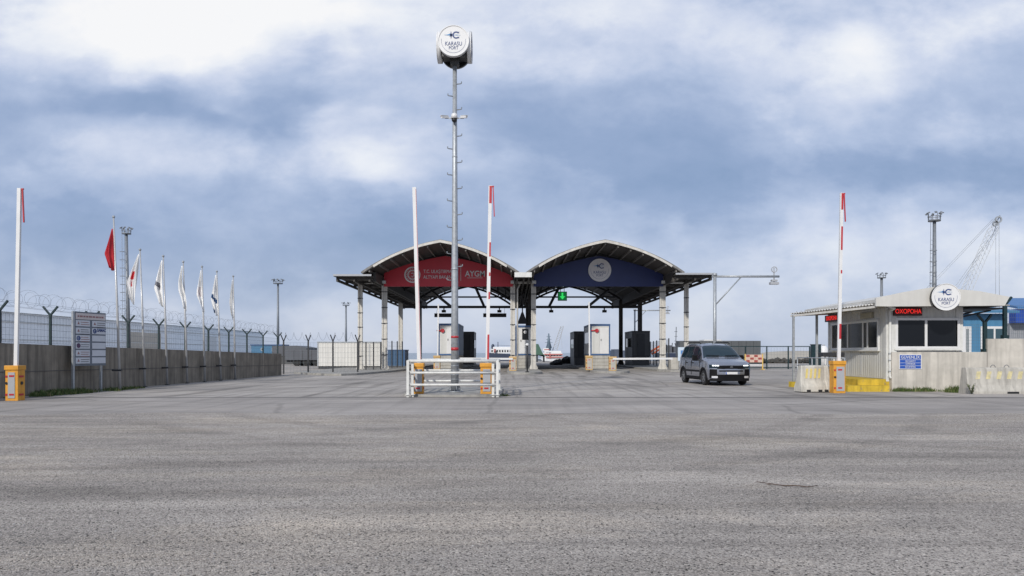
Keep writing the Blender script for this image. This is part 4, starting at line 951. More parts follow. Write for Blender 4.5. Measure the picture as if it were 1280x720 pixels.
# fence on that wall
t = thing('barbed_fence', (16.9, 27.1, 1.4), 'green mesh fence with two Y posts on the stepped wall beside the guard house', 'fence')
for px_, zb_, zt_, yy in ((1231, 1.42, PZ(402, 27.1), 27.1), (1256, PZ(423, 27.1), PZ(380, 27.1), 27.15), (1292, PZ(423, 27.1), PZ(380, 27.1), 27.15)):
    x = PX(px_, yy); m = MB(); m.box(x-.06, x+.06, yy-.05, yy+.05, zb_, zt_)
    for s in (-1, 1): m.bar((x, yy, zt_-.05), (x+s*.26, yy+.02, zt_+.26), .07, .07)
    m.box(x-.1, x+.1, yy-.09, yy+.09, zb_, zb_+.12); m.build('post', green, t)
m = MB()
for (xa, xb, za, zb_) in ((gx1+.1, PX(1231, 27.1), 1.5, PZ(402, 27.1)-.1), (PX(1258, 27.1), PX(1330, 27.1), PZ(422, 27.1), PZ(382, 27.1))):
    k = int((xb-xa)/.07)
    for i in range(k+1): x = xa+(xb-xa)*i/k; m.tube([(x, 27.12, za), (x, 27.12, zb_)], .0035, 4, False, False)
    for i in range(9): z = za+(zb_-za)*i/8; m.tube([(xa, 27.12, z), (xb, 27.12, z)], .004, 4, False, False)
m.build('mesh_panel', wire, t)

# ------------------------------------------------------------------ road barriers
def nj_barrier():
    """concrete jersey barrier, 2.1 m long along x, origin at the base centre"""
    m = MB(); Lh = 1.06; prof = [(-.30, 0), (-.30, .08), (-.22, .30), (-.13, .86), (-.10, .89), (.10, .89), (.13, .86), (.22, .30), (.30, .08), (.30, 0)]
    n = len(prof); A = m.vs([(-Lh, y, z) for y, z in prof]); Bq = m.vs([(Lh, y, z) for y, z in prof])
    for k in range(n): m.f([A[k], A[(k+1) % n], Bq[(k+1) % n], Bq[k]])
    m.f(A); m.f(Bq)
    return m
Yj = 25.55; xj = PX(1243, Yj)
t = thing('concrete_barrier', (xj, Yj, 0), 'chipped concrete road barrier with faded yellow slashes before the stepped wall', 'road barrier')
m = nj_barrier(); m.bm.transform(Matrix.Translation((xj, Yj, 0)))
m.build('block', concb, t)
fy = mat('faded_yellow', (.50, .44, .25), .9, 0, .2, 8, rust=((.43, .41, .37), .95))
for k in range(5):
    m = MB(); x = xj-.78+k*.36; yz = lambda z: Yj-.22+(z-.30)*.09/.56-.003
    q = [(x, .50), (x+.15, .50), (x+.23, .76), (x+.08, .76)]; m.prism([(a, yz(z), z) for a, z in q], (0, -.003, 0)); m.build('yellow_slash', fy, t)
m = MB(); m.box(xj+.25, xj+.65, Yj-.305, Yj-.295, 0, .07); m.build('fork_slot', black, t)
m = MB()
for dx in (-.05, .42): m.tube([(xj+dx-.09+.09*(1-math.cos(a*PI/6)), Yj, .87+.11*math.sin(a*PI/6)) for a in range(7)], .011, 6)
m.build('lifting_loop', razor, t)
# plastic barrier
Yq = 26.35; xq = PX(1016.5, Yq)
t = thing('plastic_barrier', (xq, Yq, 0), 'weathered white plastic road barrier with yellow grooves beside the yellow steps', 'road barrier')
Mq = Matrix.Translation((xq, Yq, 0)) @ Matrix.Rotation(math.radians(9), 4, 'Z')
prof = [(-.30, .03), (-.27, .20), (-.17, .42), (-.12, .90), (-.08, .95), (.08, .95), (.12, .90), (.17, .42), (.27, .20), (.30, .03)]
m = MB(); m.mt = Mq
def ring_(x, k): return m.vs([(x, y*k, z) for y, z in prof])
prev = None
for x, k, in ((-.60, .82), (-.57, 1), (-.35, 1), (.30, 1), (.33, .93), (.36, .93), (.39, 1), (.57, 1), (.60, .82)):
    xs_ = x; r = m.vs([(xs_*(1-.14*max(0, z-.2)/.75 if abs(xs_) > .55 else 1), y*k, z) for y, z in prof])
    if prev:
        for q in range(len(prof)): m.f([prev[q], prev[(q+1) % len(prof)], r[(q+1) % len(prof)], r[q]])
    else: m.f(r)
    prev = r
m.f(prev)
plw = mat('weathered_plastic', (.50, .475, .42), .6, 0, .15, 5, .1, 20, .55)
m.build('shell', plw, t)
yg = mat('groove_yellow', (.62, .50, .17), .6, 0, .12, 6, streak=.2)
for k in range(4):
    m = MB(); m.mt = Mq; x = -.40+k*.16; yz = lambda z: -.17+(z-.42)*.05/.48-.004
    m.prism([(x, yz(.50), .50), (x+.075, yz(.50), .50), (x+.125, yz(.84), .84), (x+.05, yz(.84), .84)], (0, -.008, 0)); m.build('yellow_groove', yg, t)
m = MB(); m.mt = Mq
for x in (-.42, .02, .26): m.box(x, x+.14, -.315, -.28, .0, .10)
m.build('foot_notch', rubber, t)
m = MB(); m.mt = Mq
for k in range(2): m.box(.12, .30, -.155+.0, -.15, .5+k*.05, .52+k*.05)
m.build('rib', plw, t)

# handrail and covered turnstile beside the guard house
t = thing('handrail', (11.9, 28, .22), 'grey tubular handrail on the yellow platform edge', 'railing')
hA, hB = Vector((11.55, 29.9, 0)), Vector((12.2, 27.1, 0))
for q in (0, .33, .66, 1): p = hA.lerp(hB, q); m = MB(); m.tube([p+Vector((0, 0, .22)), p+Vector((0, 0, 1.2))], .024, 8); m.build('post', galv, t)
for z in (1.2, .9, .55): m = MB(); m.tube([hA+Vector((0, 0, z)), hB+Vector((0, 0, z))], .022, 8); m.build('rail', galv, t)
Yt = 28.6; xa, xb = PX(1029, Yt), PX(1056, Yt)
t = thing('turnstile', ((xa+xb)/2, Yt, .22), 'waist high turnstile table with dark top beside the guard house wall', 'turnstile')
m = MB(); m.box(xa, xb, Yt, Yt+.5, PZ(446, Yt), PZ(440.5, Yt), .02); m.build('top', dark, t)
for x in (xa+.08, (xa+xb)/2, xb-.14): m = MB(); m.box(x, x+.05, Yt+.05, Yt+.1, .22, PZ(446, Yt)); m.build('leg', whiteb, t)
m = MB(); m.box(xb-.3, xb-.16, Yt+.12, Yt+.4, .22, PZ(446, Yt)); m.build('drum_box', greyp, t)
for a in (0, 2.1, 4.2): m = MB(); m.tube([(xa+.42, Yt+.02, .92), (xa+.42+.3*math.cos(a), Yt-.12, .92+.3*math.sin(a))], .018, 8); m.build('arm', galv, t)

# ------------------------------------------------------------------ van
vx, vy = 9.27, 31.25
vt = thing('van', (0, 0, 0), 'silver grey passenger van with lit headlamps driving out of the port', 'van')
paint = mat('van_paint', (.31, .325, .37), .26, .80, .02, 2, coat=.6); clad = mat('van_cladding', (.006, .006, .007), .6, 0, .1, 8, spec=.15)
glassv = mat('van_glass', (.012, .026, .036), .04, 0, 0, 5, spec=.38)
def lerp_tab(tab, s):
    for (a, p), (b, q) in zip(tab, tab[1:]):
        if s <= b: return p+(q-p)*max(0, (s-a))/(b-a)
    return tab[-1][1]
def hw(s): 
    if s < .28: return .925*max(s, .008)**.25/.28**.25
    return lerp_tab([(.28, .925), (4.05, .925), (4.3, .89), (4.42, .80)], s)
ZT = [(0, .74), (.03, .82), (.08, .90), (.15, .955), (.28, 1.01), (.6, 1.10), (.95, 1.17), (1.04, 1.20), (1.35, 1.42), (1.65, 1.63), (1.85, 1.73), (2.1, 1.79), (2.6, 1.82), (3.6, 1.81), (4.1, 1.76), (4.32, 1.66), (4.40, 1.50), (4.42, 1.2)]
ARC = (.86, 3.64)
def sec(s):
    zt = lerp_tab(ZT, s); w_ = hw(s); zb = .24 if s > .1 else .26
    for c in ARC:
        if abs(s-c) < .40: zb = max(zb, .32+math.sqrt(.40**2-(s-c)**2))
    bl = min(lerp_tab([(0, 1.0), (1, 1.10), (4.4, 1.17)], s), zt-.07)
    tw = w_-.05-.20*max(0, min(1, (zt-1.15)/.6)) if zt > 1.1 else w_-.10
    z2 = max(.36, zb+.02); z3 = max(.70, zb+.05); z3 = min(z3, bl-.03); z2 = min(z2, z3-.01)
    return [(0, zb), (w_-.05, zb), (w_-.005, z2), (w_+.012, z3), (w_-.02, bl), (tw+.02, zt-.075), (tw-.10, zt-.012), (0, zt+.015)]
st = sorted(set([0, .01, .03, .05, .08, .12, .17, .22, .28]+[round(.28+.045*i, 3) for i in range(91)]+[4.36, 4.39, 4.42])); st = [s for s in st if s <= 4.42]
m = MB(); rows_ = []
for s in st:
    h = sec(s); full = [(-x, s, z) for x, z in h[1:-1][::-1]]; ringp = [(h[0][0], s, h[0][1])]+[(x, s, z) for x, z in h[1:]]+full
    rows_.append(m.vs(ringp))
n = len(rows_[0])
for A, Bq in zip(rows_, rows_[1:]):
    for k in range(n): m.f([A[k], A[(k+1) % n], Bq[(k+1) % n], Bq[k]], True)
m.f(rows_[0][::-1]); m.f(rows_[-1]); body = m.build('body', paint, vt, sharp=math.radians(28))
# glass
def wsp(a, b, off=.012):
    s = 1.07+.74*b; h = sec(s); zt = lerp_tab(ZT, s); x1 = h[5][0]-.03-.02*b; x = (2*a-1)*x1
    ax_ = abs(x); t0 = max(0, (ax_-h[6][0])/max(.01, h[5][0]-h[6][0])); z = (h[7][1]+(h[6][1]-h[7][1])*min(1, ax_/h[6][0])) if ax_ < h[6][0] else h[6][1]+(h[5][1]-h[6][1])*t0
    return (x, s-off*.6, z+off)
m = MB(); m.grid(wsp, 14, 10); m.build('windscreen', glassv, vt)
m = MB()
for s_ in (-1, 1): m.bar(Vector(wsp(.5+s_*.08, .02, .03)), Vector(wsp(.5+s_*.42, .10, .03)), .02, .02)
m.build('wiper', clad, vt)
def side_glass(sd, s0, s1, lab=None, f0=.06, f1=.90):
    def g(a, b):
        s = s0+(s1-s0)*a; h = sec(s); f = f0+(f1-f0)*b; x = h[4][0]+(h[5][0]-h[4][0])*f; z = h[4][1]+(h[5][1]-h[4][1])*f
        return (sd*(x+.008), s, z)
    m = MB(); m.grid(g, 8, 4); return m.build('side_window', glassv, vt)
for sd in (-1, 1):
    side_glass(sd, 1.38, 1.68); side_glass(sd, 1.74, 2.42); side_glass(sd, 2.52, 3.24); side_glass(sd, 3.32, 4.02)
    m = MB(); y = 1.62; m.bar((sd*.90, y, 1.10), (sd*.98, y, 1.12), .05, .06); m.cb((sd*1.05, y-.02, 1.17), (.22, .12, .25), .03); m.build('mirror', clad, vt)
    m = MB()
    for c in ARC: m.ring((sd*.922, c, .33), .36, .455, (sd, 0, 0), .02, 24, -.25, PI+.25)
    m.box(min(sd*.90, sd*.94), max(sd*.90, sd*.94), 1.28, 3.22, .24, .36); m.build('sill_cladding', clad, vt)
    m = MB(); m.box(min(sd*.925, sd*.945), max(sd*.925, sd*.945), 1.35, 3.2, .56, .64); m.build('door_moulding', clad, vt)
    m = MB(); m.tube([(sd*.66, 1.95, 1.80), (sd*.655, 2.1, 1.86), (sd*.65, 3.7, 1.87), (sd*.655, 3.85, 1.80)], .022, 8); m.build('roof_rail', clad, vt)
    for y in (2.42, 3.25):
        m = MB(); m.box(min(sd*.92, sd*.95), max(sd*.92, sd*.95), y-.22, y-.06, .93, .97); m.build('door_handle', clad, vt)
    m = MB()
    for y in (1.30, 2.46, 3.27): m.box(min(sd*.914, sd*.9385), max(sd*.914, sd*.9385), y-.007, y+.007, .42, 1.05)
    m.build('door_gap', clad, vt)
# front
def sf(x): return .28*(abs(x)/.925)**4-.014
def front(z0, z1, xa, xb, mt, name, dep=.03, off=0, parent=None, taper=0, n=16):
    m = MB()
    Fr = [[m.vs([(xa+(xb-xa)*i/n, sf(xa+(xb-xa)*i/n)-off+d_, z+(taper*((i/n)) if z == z1 else 0))])[0] for i in range(n+1)] for d_, z in ((0, z0), (0, z1), (dep, z1), (dep, z0))]
    for i in range(n):
        for k in range(4): m.f([Fr[k][i], Fr[k][i+1], Fr[(k+1) % 4][i+1], Fr[(k+1) % 4][i]])
    for i in (0, n): m.f([Fr[k][i] for k in range(4)])
    return m.build(name, mt, parent or vt)
gr = front(.72, .84, -.60, .60, clad, 'grille', .05)
front(.86, .875, -.58, .58, mat('van_chrome', (.4, .4, .42), .25, .9), 'grille_bar', .05, .004)
m = MB(); m.prism([(-.06, -.03, .76), (.06, -.03, .76), (.05, -.03, .83), (0, -.03, .85), (-.05, -.03, .83)], (0, .012, 0)); m.build('badge', mat('badge_grey', (.14, .14, .15), .3, .6), vt)
lamp = emit('headlamp_lit', (.95, .97, 1.0), 2.2)
for sd in (-1, 1):
    a, b = sorted((sd*.54, sd*.88)); hl = front(.75, .89, a, b, glassv, 'headlight', .05, .004)
    for k in range(3):
        c = sd*(.57+k*.09); front(.835, .875, c-.033, c+.033, lamp, 'lamp_segment', .01, .012, hl, 0, 3)
    a, b = sorted((sd*.60, sd*.87)); front(.33, .70, a, b, clad, 'side_intake', .05, -.004)
    a, b = sorted((sd*.58, sd*.80)); front(.33, .41, a, b, mat('van_skid', (.62, .62, .64), .35, .3) if sd < 0 else bpy.data.materials['van_skid'], 'skid_trim', .03, .012)
front(.20, .475, -.60, .60, clad, 'lower_intake', .05, .003); front(.20, .30, -.86, .86, clad, 'bumper_lip', .06, -.006)
front(.60, .655, -.52, .52, clad, 'air_slot', .05, .0)
pl = front(.49, .585, -.26, .26, whiteb, 'number_plate', .02, .022, None, 0, 4)
m = MB(); m.box(-.258, -.215, -.052, -.046, .495, .58); m.build('plate_band', bluesign, pl)
for k, wd_ in enumerate((.05, .07, .05, .05)): pass
def wheel(x, y):
    sg = 1 if x > 0 else -1; R = .33
    prof = [(.20, -.10), (.30, -.105), (.325, -.085), (.33, -.04), (.33, .04), (.325, .085), (.30, .105), (.20, .10)]
    m = MB(); n = 28; Rg = [m.vs([(x+sg*0+b, y+a*math.cos(2*PI*k/n), R+a*math.sin(2*PI*k/n)) for a, b in prof]) for k in range(n)]
    for i in range(n):
        A, Bq = Rg[i], Rg[(i+1) % n]
        for k in range(len(prof)): m.f([A[k], A[(k+1) % len(prof)], Bq[(k+1) % len(prof)], Bq[k]])
    w_ = m.build('wheel', rubber, vt, (x, y, R), sharp=.6)
    m = MB(); o = x+sg*.085
    m.ring((o, y, R), .175, .215, (sg, 0, 0), .012, 28); m.disc((o-sg*.03, y, R), .06, (sg, 0, 0), .035, 12)
    for k in range(5):
        a = k*2*PI/5+.3; m.bar((o-sg*.006, y+.04*math.cos(a), R+.04*math.sin(a)), (o-sg*.006, y+.19*math.cos(a), R+.19*math.sin(a)), .045, .02)
    m.build('rim', mat('alloy', (.35, .36, .38), .35, .8, .05, 5) if 'alloy' not in bpy.data.materials else bpy.data.materials['alloy'], w_)
    m = MB(); m.disc((o-sg*.07, y, R), .2, (sg, 0, 0), .02, 20); m.build('brake_disc', dark, w_)
for sd in (-1, 1):
    for c in ARC: wheel(sd*.815, c)
m = MB(); m.box(-.80, .80, .5, 4.0, .20, .24); m.build('underbody', clad, vt)
m = MB(); m.tube([(0, 2.25, 1.82), (0, 2.32, 1.90)], .012, 6); m.build('aerial', clad, vt)
vt.location = (vx, vy, .004); vt.rotation_euler = (0, 0, math.radians(4.5))
# ------------------------------------------------------------------ gantry camera posts
def gantry(px, Y, zt, px1, r, label, cam_=True):
    x, x1 = PX(px, Y), PX(px1, Y)
    t = thing('gantry_post', (x, Y, 0), label, 'camera post', 'camera gantry posts')
    m = MB(); m.tube([(x, Y, 0), (x, Y, zt+.05)], r, 12); m.tube([(x, Y, zt+.02), (x, Y, zt+.16)], r*1.4, 12); m.build('pole', galv, t)
    m = MB(); m.tube([(x-.15, Y, zt), (x1, Y, zt)], r*.72, 10); m.tube([(x, Y, zt-1.5), (x+1.35, Y, zt-.03)], r*.4, 8); m.build('arm', galv, t)
    m = MB(); xx = x1-(x1-x)*.08; m.box(xx-.22, xx+.22, Y-.12, Y+.12, zt-.42, zt-.30); m.box(xx-.15, xx+.15, Y-.1, Y+.1, zt-.26, zt-.17); m.tube([(xx, Y, zt-.3), (xx, Y, zt+.45)], .03, 6); m.ring((xx, Y-.02, zt+.35), .12, .16, (0,-1,0), .04, 14); m.build('camera', greyp, t)
gantry(893.5, 38, PZ(345.5, 38), 974, .085, 'grey post with long camera arm behind the van')
gantry(793.5, 88, PZ(388, 88), 838, .10, 'distant grey camera arm post seen under the navy arch')
# ------------------------------------------------------------------ containers, trailers, sheds behind
contw = corr('container_white', (.60, .59, .56), 0, .28, .6, .5, .15); contb = corr('container_blue', (.04, .10, .20), 0, .25, .6, .5, .15)
def boxthing(name, label, cat, x0, x1, y0, y1, z0, z1, mt, trim=dark, feet=True, rim=.1):
    t = thing(name, ((x0+x1)/2, y0, 0), label, cat)
    m = MB(); m.box(x0, x1, y0, y1, z0, z1-rim); m.build('body', mt, t)
    m = MB(); m.box(x0-.04, x1+.04, y0-.04, y1+.04, z1-rim, z1)
    for x in (x0-.02, x1-.08): m.box(x, x+.1, y0-.02, y0+.08, z0, z1-rim-.002)
    m.build('frame', trim, t)
    if feet:
        m = MB(); m.box(x0+.05, x1-.05, y0+.05, y1-.05, .0, z0-.003); m.build('skid', dark, t)
    return t
t = boxthing('white_container', 'long white cabin container behind the dark mesh fence', 'container', PX(397, 64), PX(476, 64), 64, 66.5, .25, PZ(427, 64), contw, galv)
m = MB(); 
for x in (PX(450, 64), PX(462, 64)): m.box(x-.03, x+.03, 63.975, 63.997, .3, PZ(430, 64))
m.build('door_gap', greyp, t)
t = boxthing('blue_container', 'small blue container between the dark pickets under the canopy', 'container', PX(485, 72), PX(506, 72), 72, 74.5, .1, PZ(437, 72), contb, boothb)
tarp = mat('trailer_tarp', (.075, .08, .095), .6, 0, .12, 1, streak=.2)
def trailer(label, x0, x1, y, z0, z1, mt):
    t = thing('truck_trailer', ((x0+x1)/2, y, 0), label, 'trailer')
    m = MB(); m.box(x0, x1, y, y+2.5, z0, z1, .03); m.build('box_body', mt, t)
    m = MB(); m.box(x0+.1, x1-.1, y+.3, y+2.2, z0-.22, z0-.003); m.build('chassis', dark, t)
    for k in range(3):
        for yy in (y+.15, y+2.1): m = MB(); m.tube([(x0+1.2+k*1.05, yy, .42), (x0+1.2+k*1.05, yy+.25, .42)], .42, 16); m.build('wheel', rubber, t)
    m = MB(); m.box(x1-1.8, x1-1.65, y+.3, y+.45, .02, z0-.2); m.box(x1-1.8, x1-1.65, y+2.0, y+2.15, .02, z0-.2); m.build('landing_leg', dark, t)
    m = MB(); k = int((x1-x0)/.9)
    for i in range(1, k): x = x0+(x1-x0)*i/k; m.box(x-.02, x+.02, y-.014, y-.002, z0+.08, z1-.06)
    m.build('strap', dark, t)
    return t
trailer('grey covered low trailer beside the white container', PX(356, 78), PX(356, 78)+6.6, 78, .62, PZ(437.5, 78), tarp)
t = thing('tarp_roof', (PX(353, 90), 90, 0), 'dark low roof peeking over the grey trailer', 'shed')
m = MB(); m.prism([(PX(340, 90), 90, 1.0), (PX(383, 90), 90, 1.0), (PX(383, 90), 90, PZ(434.5, 90)), (PX(370, 90), 90, PZ(432, 90)), (PX(340, 90), 90, PZ(432.5, 90))], (0, 5, 0)); m.build('roof', tarp, t)
m = MB(); m.box(PX(341, 90), PX(382, 90), 90.1, 94.9, 0, .998); m.build('wall', boothd, t)
trailer('long dark grey box trailer standing behind the van', PX(850, 92), PX(951, 92), 92, .9, PZ(426, 92), mat('trailer_grey', (.085, .092, .098), .6, 0, .1, .6, streak=.2))
m = MB(); m.box(PX(880, 96), PX(902, 96), 96, 98.4, 0, PZ(424.5, 96)); m.box(PX(880, 96)+.3, PX(902, 96)-.3, 95.99, 95.999, 1.9, 2.7); tag(m.build('truck_cab', whiteb, None, (PX(890, 96), 96, 0)), 'white truck cab roof just visible above the van', 'truck')
# blue cabin behind the wall's far end
t = thing('blue_cabin', (PX(332, 100), 100, 0), 'blue site cabin with two white windows over the wall end', 'cabin')
xa, xb = PX(314, 100), PX(352, 100); m = MB(); m.box(xa, xb, 100, 103, 0, PZ(432, 100)); m.build('wall', corr('cabin_blue', (.045, .15, .27), 0, .3, .5), t)
m = MB(); m.box(xa-.1, xb+.1, 99.9, 103.1, PZ(432, 100)+.002, PZ(430.5, 100)); m.build('roof', boothb, t)
for px_ in (328, 341.5):
    m = MB(); m.box(PX(px_-1.6, 100), PX(px_+1.6, 100), 99.95, 99.997, PZ(438.5, 100), PZ(435, 100)); f = m.build('window', whiteb, t)
    m = MB(); m.box(PX(px_-.9, 100), PX(px_+.9, 100), 99.93, 99.948, PZ(438, 100), PZ(435.6, 100)); m.build('pane', glassd, f)
# long pale warehouse
t = thing('warehouse', (-60, 60, 0), 'long pale blue-white warehouse behind the barbed fence', 'warehouse')
wh = corr('warehouse_sheet', (.84, .87, .90), 1, .6, .4, .5, .05); zt = 6.1
m = MB(); m.box(-78, -58, 50, 172, 0, zt); m.build('wall', wh, t)
m = MB(); m.prism([(-57.6, 50, zt+.003), (-78.4, 50, zt+.003), (-68, 50, zt+.9)], (0, 122, 0)); m.build('roof', corr('warehouse_roof', (.60, .66, .72), 1, .6, .3), t)
for y0_, y1_ in ((56, 60), (76, 80), (112, 122), (140, 145)):
    m = MB(); m.box(-57.995, -57.94, y0_, y1_, .02, 4.6); m.build('roller_door', mat('roller_beige', (.50, .45, .38), .6, 0, .06, 1) if y0_ == 112 else whiteb, t)
m = MB(); m.box(-57.99, -57.93, 50, 172, 2.9, 3.0); m.box(-57.99, -57.93, 50, 172, 4.9, 5.05); m.build('wall_stripe', azure if False else white, t)
# right blue buildings
t = thing('blue_house', (PX(1232, 36), 36, 0), 'light blue prefab house with white framed window beside the guard house', 'house')
lb = corr('house_blue', (.06, .19, .33), 0, .3, .4, .5, .1); xa = PX(1205, 36)
m = MB(); m.box(xa, PX(1259, 36), 36, 41, 0, PZ(392, 36)); m.build('wall', lb, t)
m = MB(); m.prism([(xa-.2, 35.5, PZ(392, 36)+.01), (PX(1266, 36), 35.5, PZ(392, 36)+.01), (PX(1266, 36), 41.4, PZ(392, 36)+.9), (xa-.2, 41.4, PZ(392, 36)+.9)], (0, 0, .1)); m.build('roof', mat('roof_teal', (.05, .16, .28), .5, 0, .1, 2), t)
for a, b in ((1225.5, 1259), (1203, 1214)):
    m = MB(); m.box(PX(a, 36), PX(b, 36)-.02, 35.95, 35.997, PZ(442, 36), PZ(408, 36)); f = m.build('window', whiteb, t)
    m = MB(); m.box(PX(a, 36)+.2, PX((a+b)/2, 36)-.05, 35.93, 35.948, PZ(440, 36), PZ(411, 36)); m.box(PX((a+b)/2, 36)+.05, PX(b, 36)-.2, 35.93, 35.948, PZ(440, 36), PZ(411, 36)); m.build('pane', mat('pane_teal', (.02, .06, .08), .1, 0, 0, 3, spec=.8) if 'pane_teal' not in bpy.data.materials else bpy.data.materials['pane_teal'], f)
t = thing('blue_shed', (PX(1285, 40), 40, 0), 'grey shed with deep blue eaves and bright blue roof behind the stepped wall', 'shed')
m = MB(); m.box(PX(1262, 42), 40, 42, 45, 0, PZ(404, 42)); m.build('wall', corr('shed_grey', (.26, .27, .29), 0, .3, .4), t)
m = MB(); m.box(PX(1261, 42), 40.2, 41.4, 41.99, PZ(404, 42), PZ(387, 42)); m.build('eaves_panel', mat('deep_blue', (.012, .055, .30), .5, 0, .08, 2), t)
m = MB(); m.prism([(PX(1261, 42), 41.3, PZ(387, 42)+.005), (40.2, 41.3, PZ(387, 42)+.005), (40.2, 45, PZ(375, 45)), (PX(1261, 42), 45, PZ(375, 45))], (0, 0, .12)); m.build('roof', corr('shed_roof', (.05, .15, .34), 0, .4, .4), t)
# ------------------------------------------------------------------ right yard fence and things by it
Y = 63.5
bigfence('yard_fence', (PX(905, Y), Y, 0), (PX(1012, Y), Y, 0), 4, PZ(433, Y), 'dark railed wire gate between the van and the guard house', green, False, .25, False, True)
for px_, w_, lab in ((1016.2, .32, 'stout dark green gate post at the end of the wire gate'), (1024.5, .14, 'thin dark green post beside the stout gate post')):
    t = thing('gate_post', (PX(px_, Y), Y, 0), lab, 'post'); x = PX(px_, Y); m = MB(); m.box(x-w_/2, x+w_/2, Y-.15, Y+.15, 0, PZ(431, Y)); m.build('shaft', green, t)
    m = MB(); m.box(x-w_/2-.03, x+w_/2+.03, Y-.18, Y+.18, PZ(431, Y)+.002, PZ(431, Y)+.05); m.build('cap', dark, t)
t = thing('water_tank', (PX(1030, 70), 70, 0), 'white upright tank half hidden behind the guard house awning post', 'tank')
x = PX(1029.5, 70); m = MB(); m.tube([(x, 70, 0), (x, 70, 1.7), (x, 70, 2.0), (x, 70, 2.1)], [.42, .42, .28, .08], 16); m.build('shell', whiteb, t)
m = MB(); m.tube([(x, 70, 2.1), (x, 70, 2.18)], .12, 12); m.build('lid', greyp, t)
# striped works barrier
Y = 61; t = thing('works_barrier', (PX(942, Y), Y, 0), 'red and white works barrier on yellow legs beside the van', 'works barrier')
xa, xb = PX(931, Y), PX(954, Y)
for x in (xa, xb-.08): m = MB(); m.box(x, x+.08, Y, Y+.08, 0, PZ(442.5, Y)); m.box(x-.05, x+.13, Y-.3, Y+.4, 0, .06); m.build('leg', mat('leg_yellow', (.60, .40, .10), .5) if 'leg_yellow' not in bpy.data.materials else bpy.data.materials['leg_yellow'], t)
m = MB(); m.box(xa+.082, xb-.082, Y+.01, Y+.05, PZ(453, Y), PZ(443.3, Y)); bd = m.build('board', mat('board_peach', (.55, .40, .33), .6, 0, .2, 5), t)
m = MB()
for i in range(4):
    for j in range(3):
        if (i+j) % 2: continue
        x0_ = xa+.1+(xb-xa-.2)*i/4; z0_ = PZ(453, Y)+(PZ(443.3, Y)-PZ(453, Y))*j/3; m.box(x0_+.02, x0_+(xb-xa-.2)/4-.02, Y+.0, Y+.008, z0_+.02, z0_+.19)
m.build('red_patch', bpy.data.materials['faded_red'], bd)
m = MB(); m.box(xa+.082, xb-.082, Y+.015, Y+.055, PZ(457, Y), PZ(455.5, Y)); m.build('lower_rail', whiteb, t)
# concrete block, blue notice, striped board by the right columns
Y = 54.6; t = thing('notice_board', (PX(854, Y), Y, .13), 'white framed blue notice board behind the rear of the van', 'notice board')
xa, xb = PX(847.5, Y), PX(862, Y); m = MB(); m.box(xa, xb, Y, Y+.06, PZ(451, Y), PZ(434, Y)); b_ = m.build('board', mat('board_white', (.50, .58, .66), .5, 0, .04, 3), t)
m = MB(); m.box(xa+.2, xb-.06, Y-.012, Y-.002, PZ(443, Y), PZ(438, Y)); m.box(xa+.2, xb-.06, Y-.012, Y-.002, PZ(450, Y), PZ(444.2, Y)); m.build('blue_panel', mat('notice_blue', (.07, .20, .45), .5, 0, .1, 6), b_)
for x in (xa+.1, xb-.16): m = MB(); m.box(x, x+.06, Y+.062, Y+.12, .13, PZ(434, Y)-.05); m.build('post', galv, t)
Y = 56; m = MB(); m.box(PX(838.5, Y), PX(848.5, Y), Y, Y+.8, .13, PZ(447, Y), .04); tag(m.build('concrete_block', concb, None, (PX(843, Y), Y, .13)), 'pale concrete block beside the blue notice board', 'block')
t = bigfence('picket_fence', (PX(813, 80), 80, .12), (PX(836, 62), 62, .12), 5, 2.5, 'dark open pickets between the dark booth and the pale front column', dark, False, .3, False)
Y = 95; t = thing('striped_board', (PX(820, Y), Y, 0), 'tilted orange board with white stripes behind the pickets', 'board')
m = MB(); m.mt = Matrix.Translation((PX(820, Y), Y, PZ(437.5, Y))) @ Matrix.Rotation(-.55, 4, 'Y'); m.box(-.75, .75, 0, .1, -.3, .3); b_ = m.build('panel', mat('warn_orange', (.62, .12, .03), .5, 0, .08, 3), t)
m = MB(); m.mt = Matrix.Translation((PX(820, Y), Y, PZ(437.5, Y))) @ Matrix.Rotation(-.55, 4, 'Y'); m.box(-.7, .7, -.02, -.003, -.06, .06); m.build('white_stripe', whiteb, b_)
m = MB(); m.bar((PX(819, Y), Y+.15, 0), (PX(819, Y), Y+.15, PZ(440, Y)), .1, .1); m.build('post', dark, t)

# ------------------------------------------------------------------ ships
hullr = mat('hull_red', (.38, .11, .10), .5, 0, .15, .4, streak=.2); hulln = mat('hull_navy', (.02, .03, .06), .5, 0, .15, .4, streak=.2); hullg = mat('hull_green', (.05, .12, .085), .6, 0, .15, .5, streak=.2)  # red and green are paled: distance haze put into the base colour
Y = 260; sx_ = lambda p: PX(p, Y); sz_ = lambda p: PZ(p, Y)
t = thing('cargo_ship', (sx_(692), Y, -1.6), 'white ship with red trimmed superstructure, mast and deck crane', 'ship')
m = MB(); m.prism([(sx_(679), Y, -1.6), (sx_(705), Y, -1.6), (sx_(708), Y, sz_(449)), (sx_(676), Y, sz_(449))], (0, 60, 0)); m.build('hull', whiteb, t)
m = MB(); m.box(sx_(679), sx_(704), Y+5, Y+18, sz_(449)+.003, sz_(441)); m.build('superstructure', whiteb, t)
m = MB(); m.box(sx_(681.5), sx_(703), Y+6.5, Y+15, sz_(441)+.003, sz_(438.5)); m.box(sx_(680), sx_(687), Y+7, Y+12, sz_(438.5)+.003, sz_(435)); m.build('bridge', whiteb, t)
m = MB()
for a, b, c in ((683, 705, 446.2), (681, 704.5, 442.7), (681, 687.5, 436.7)): m.box(sx_(a), sx_(b), Y+4.3, Y+4.9, sz_(c+.9), sz_(c-.3))
m.box(sx_(687.6), sx_(688.8), Y+4.2, Y+4.28, sz_(451), sz_(441)); m.build('red_trim', hullr, t)
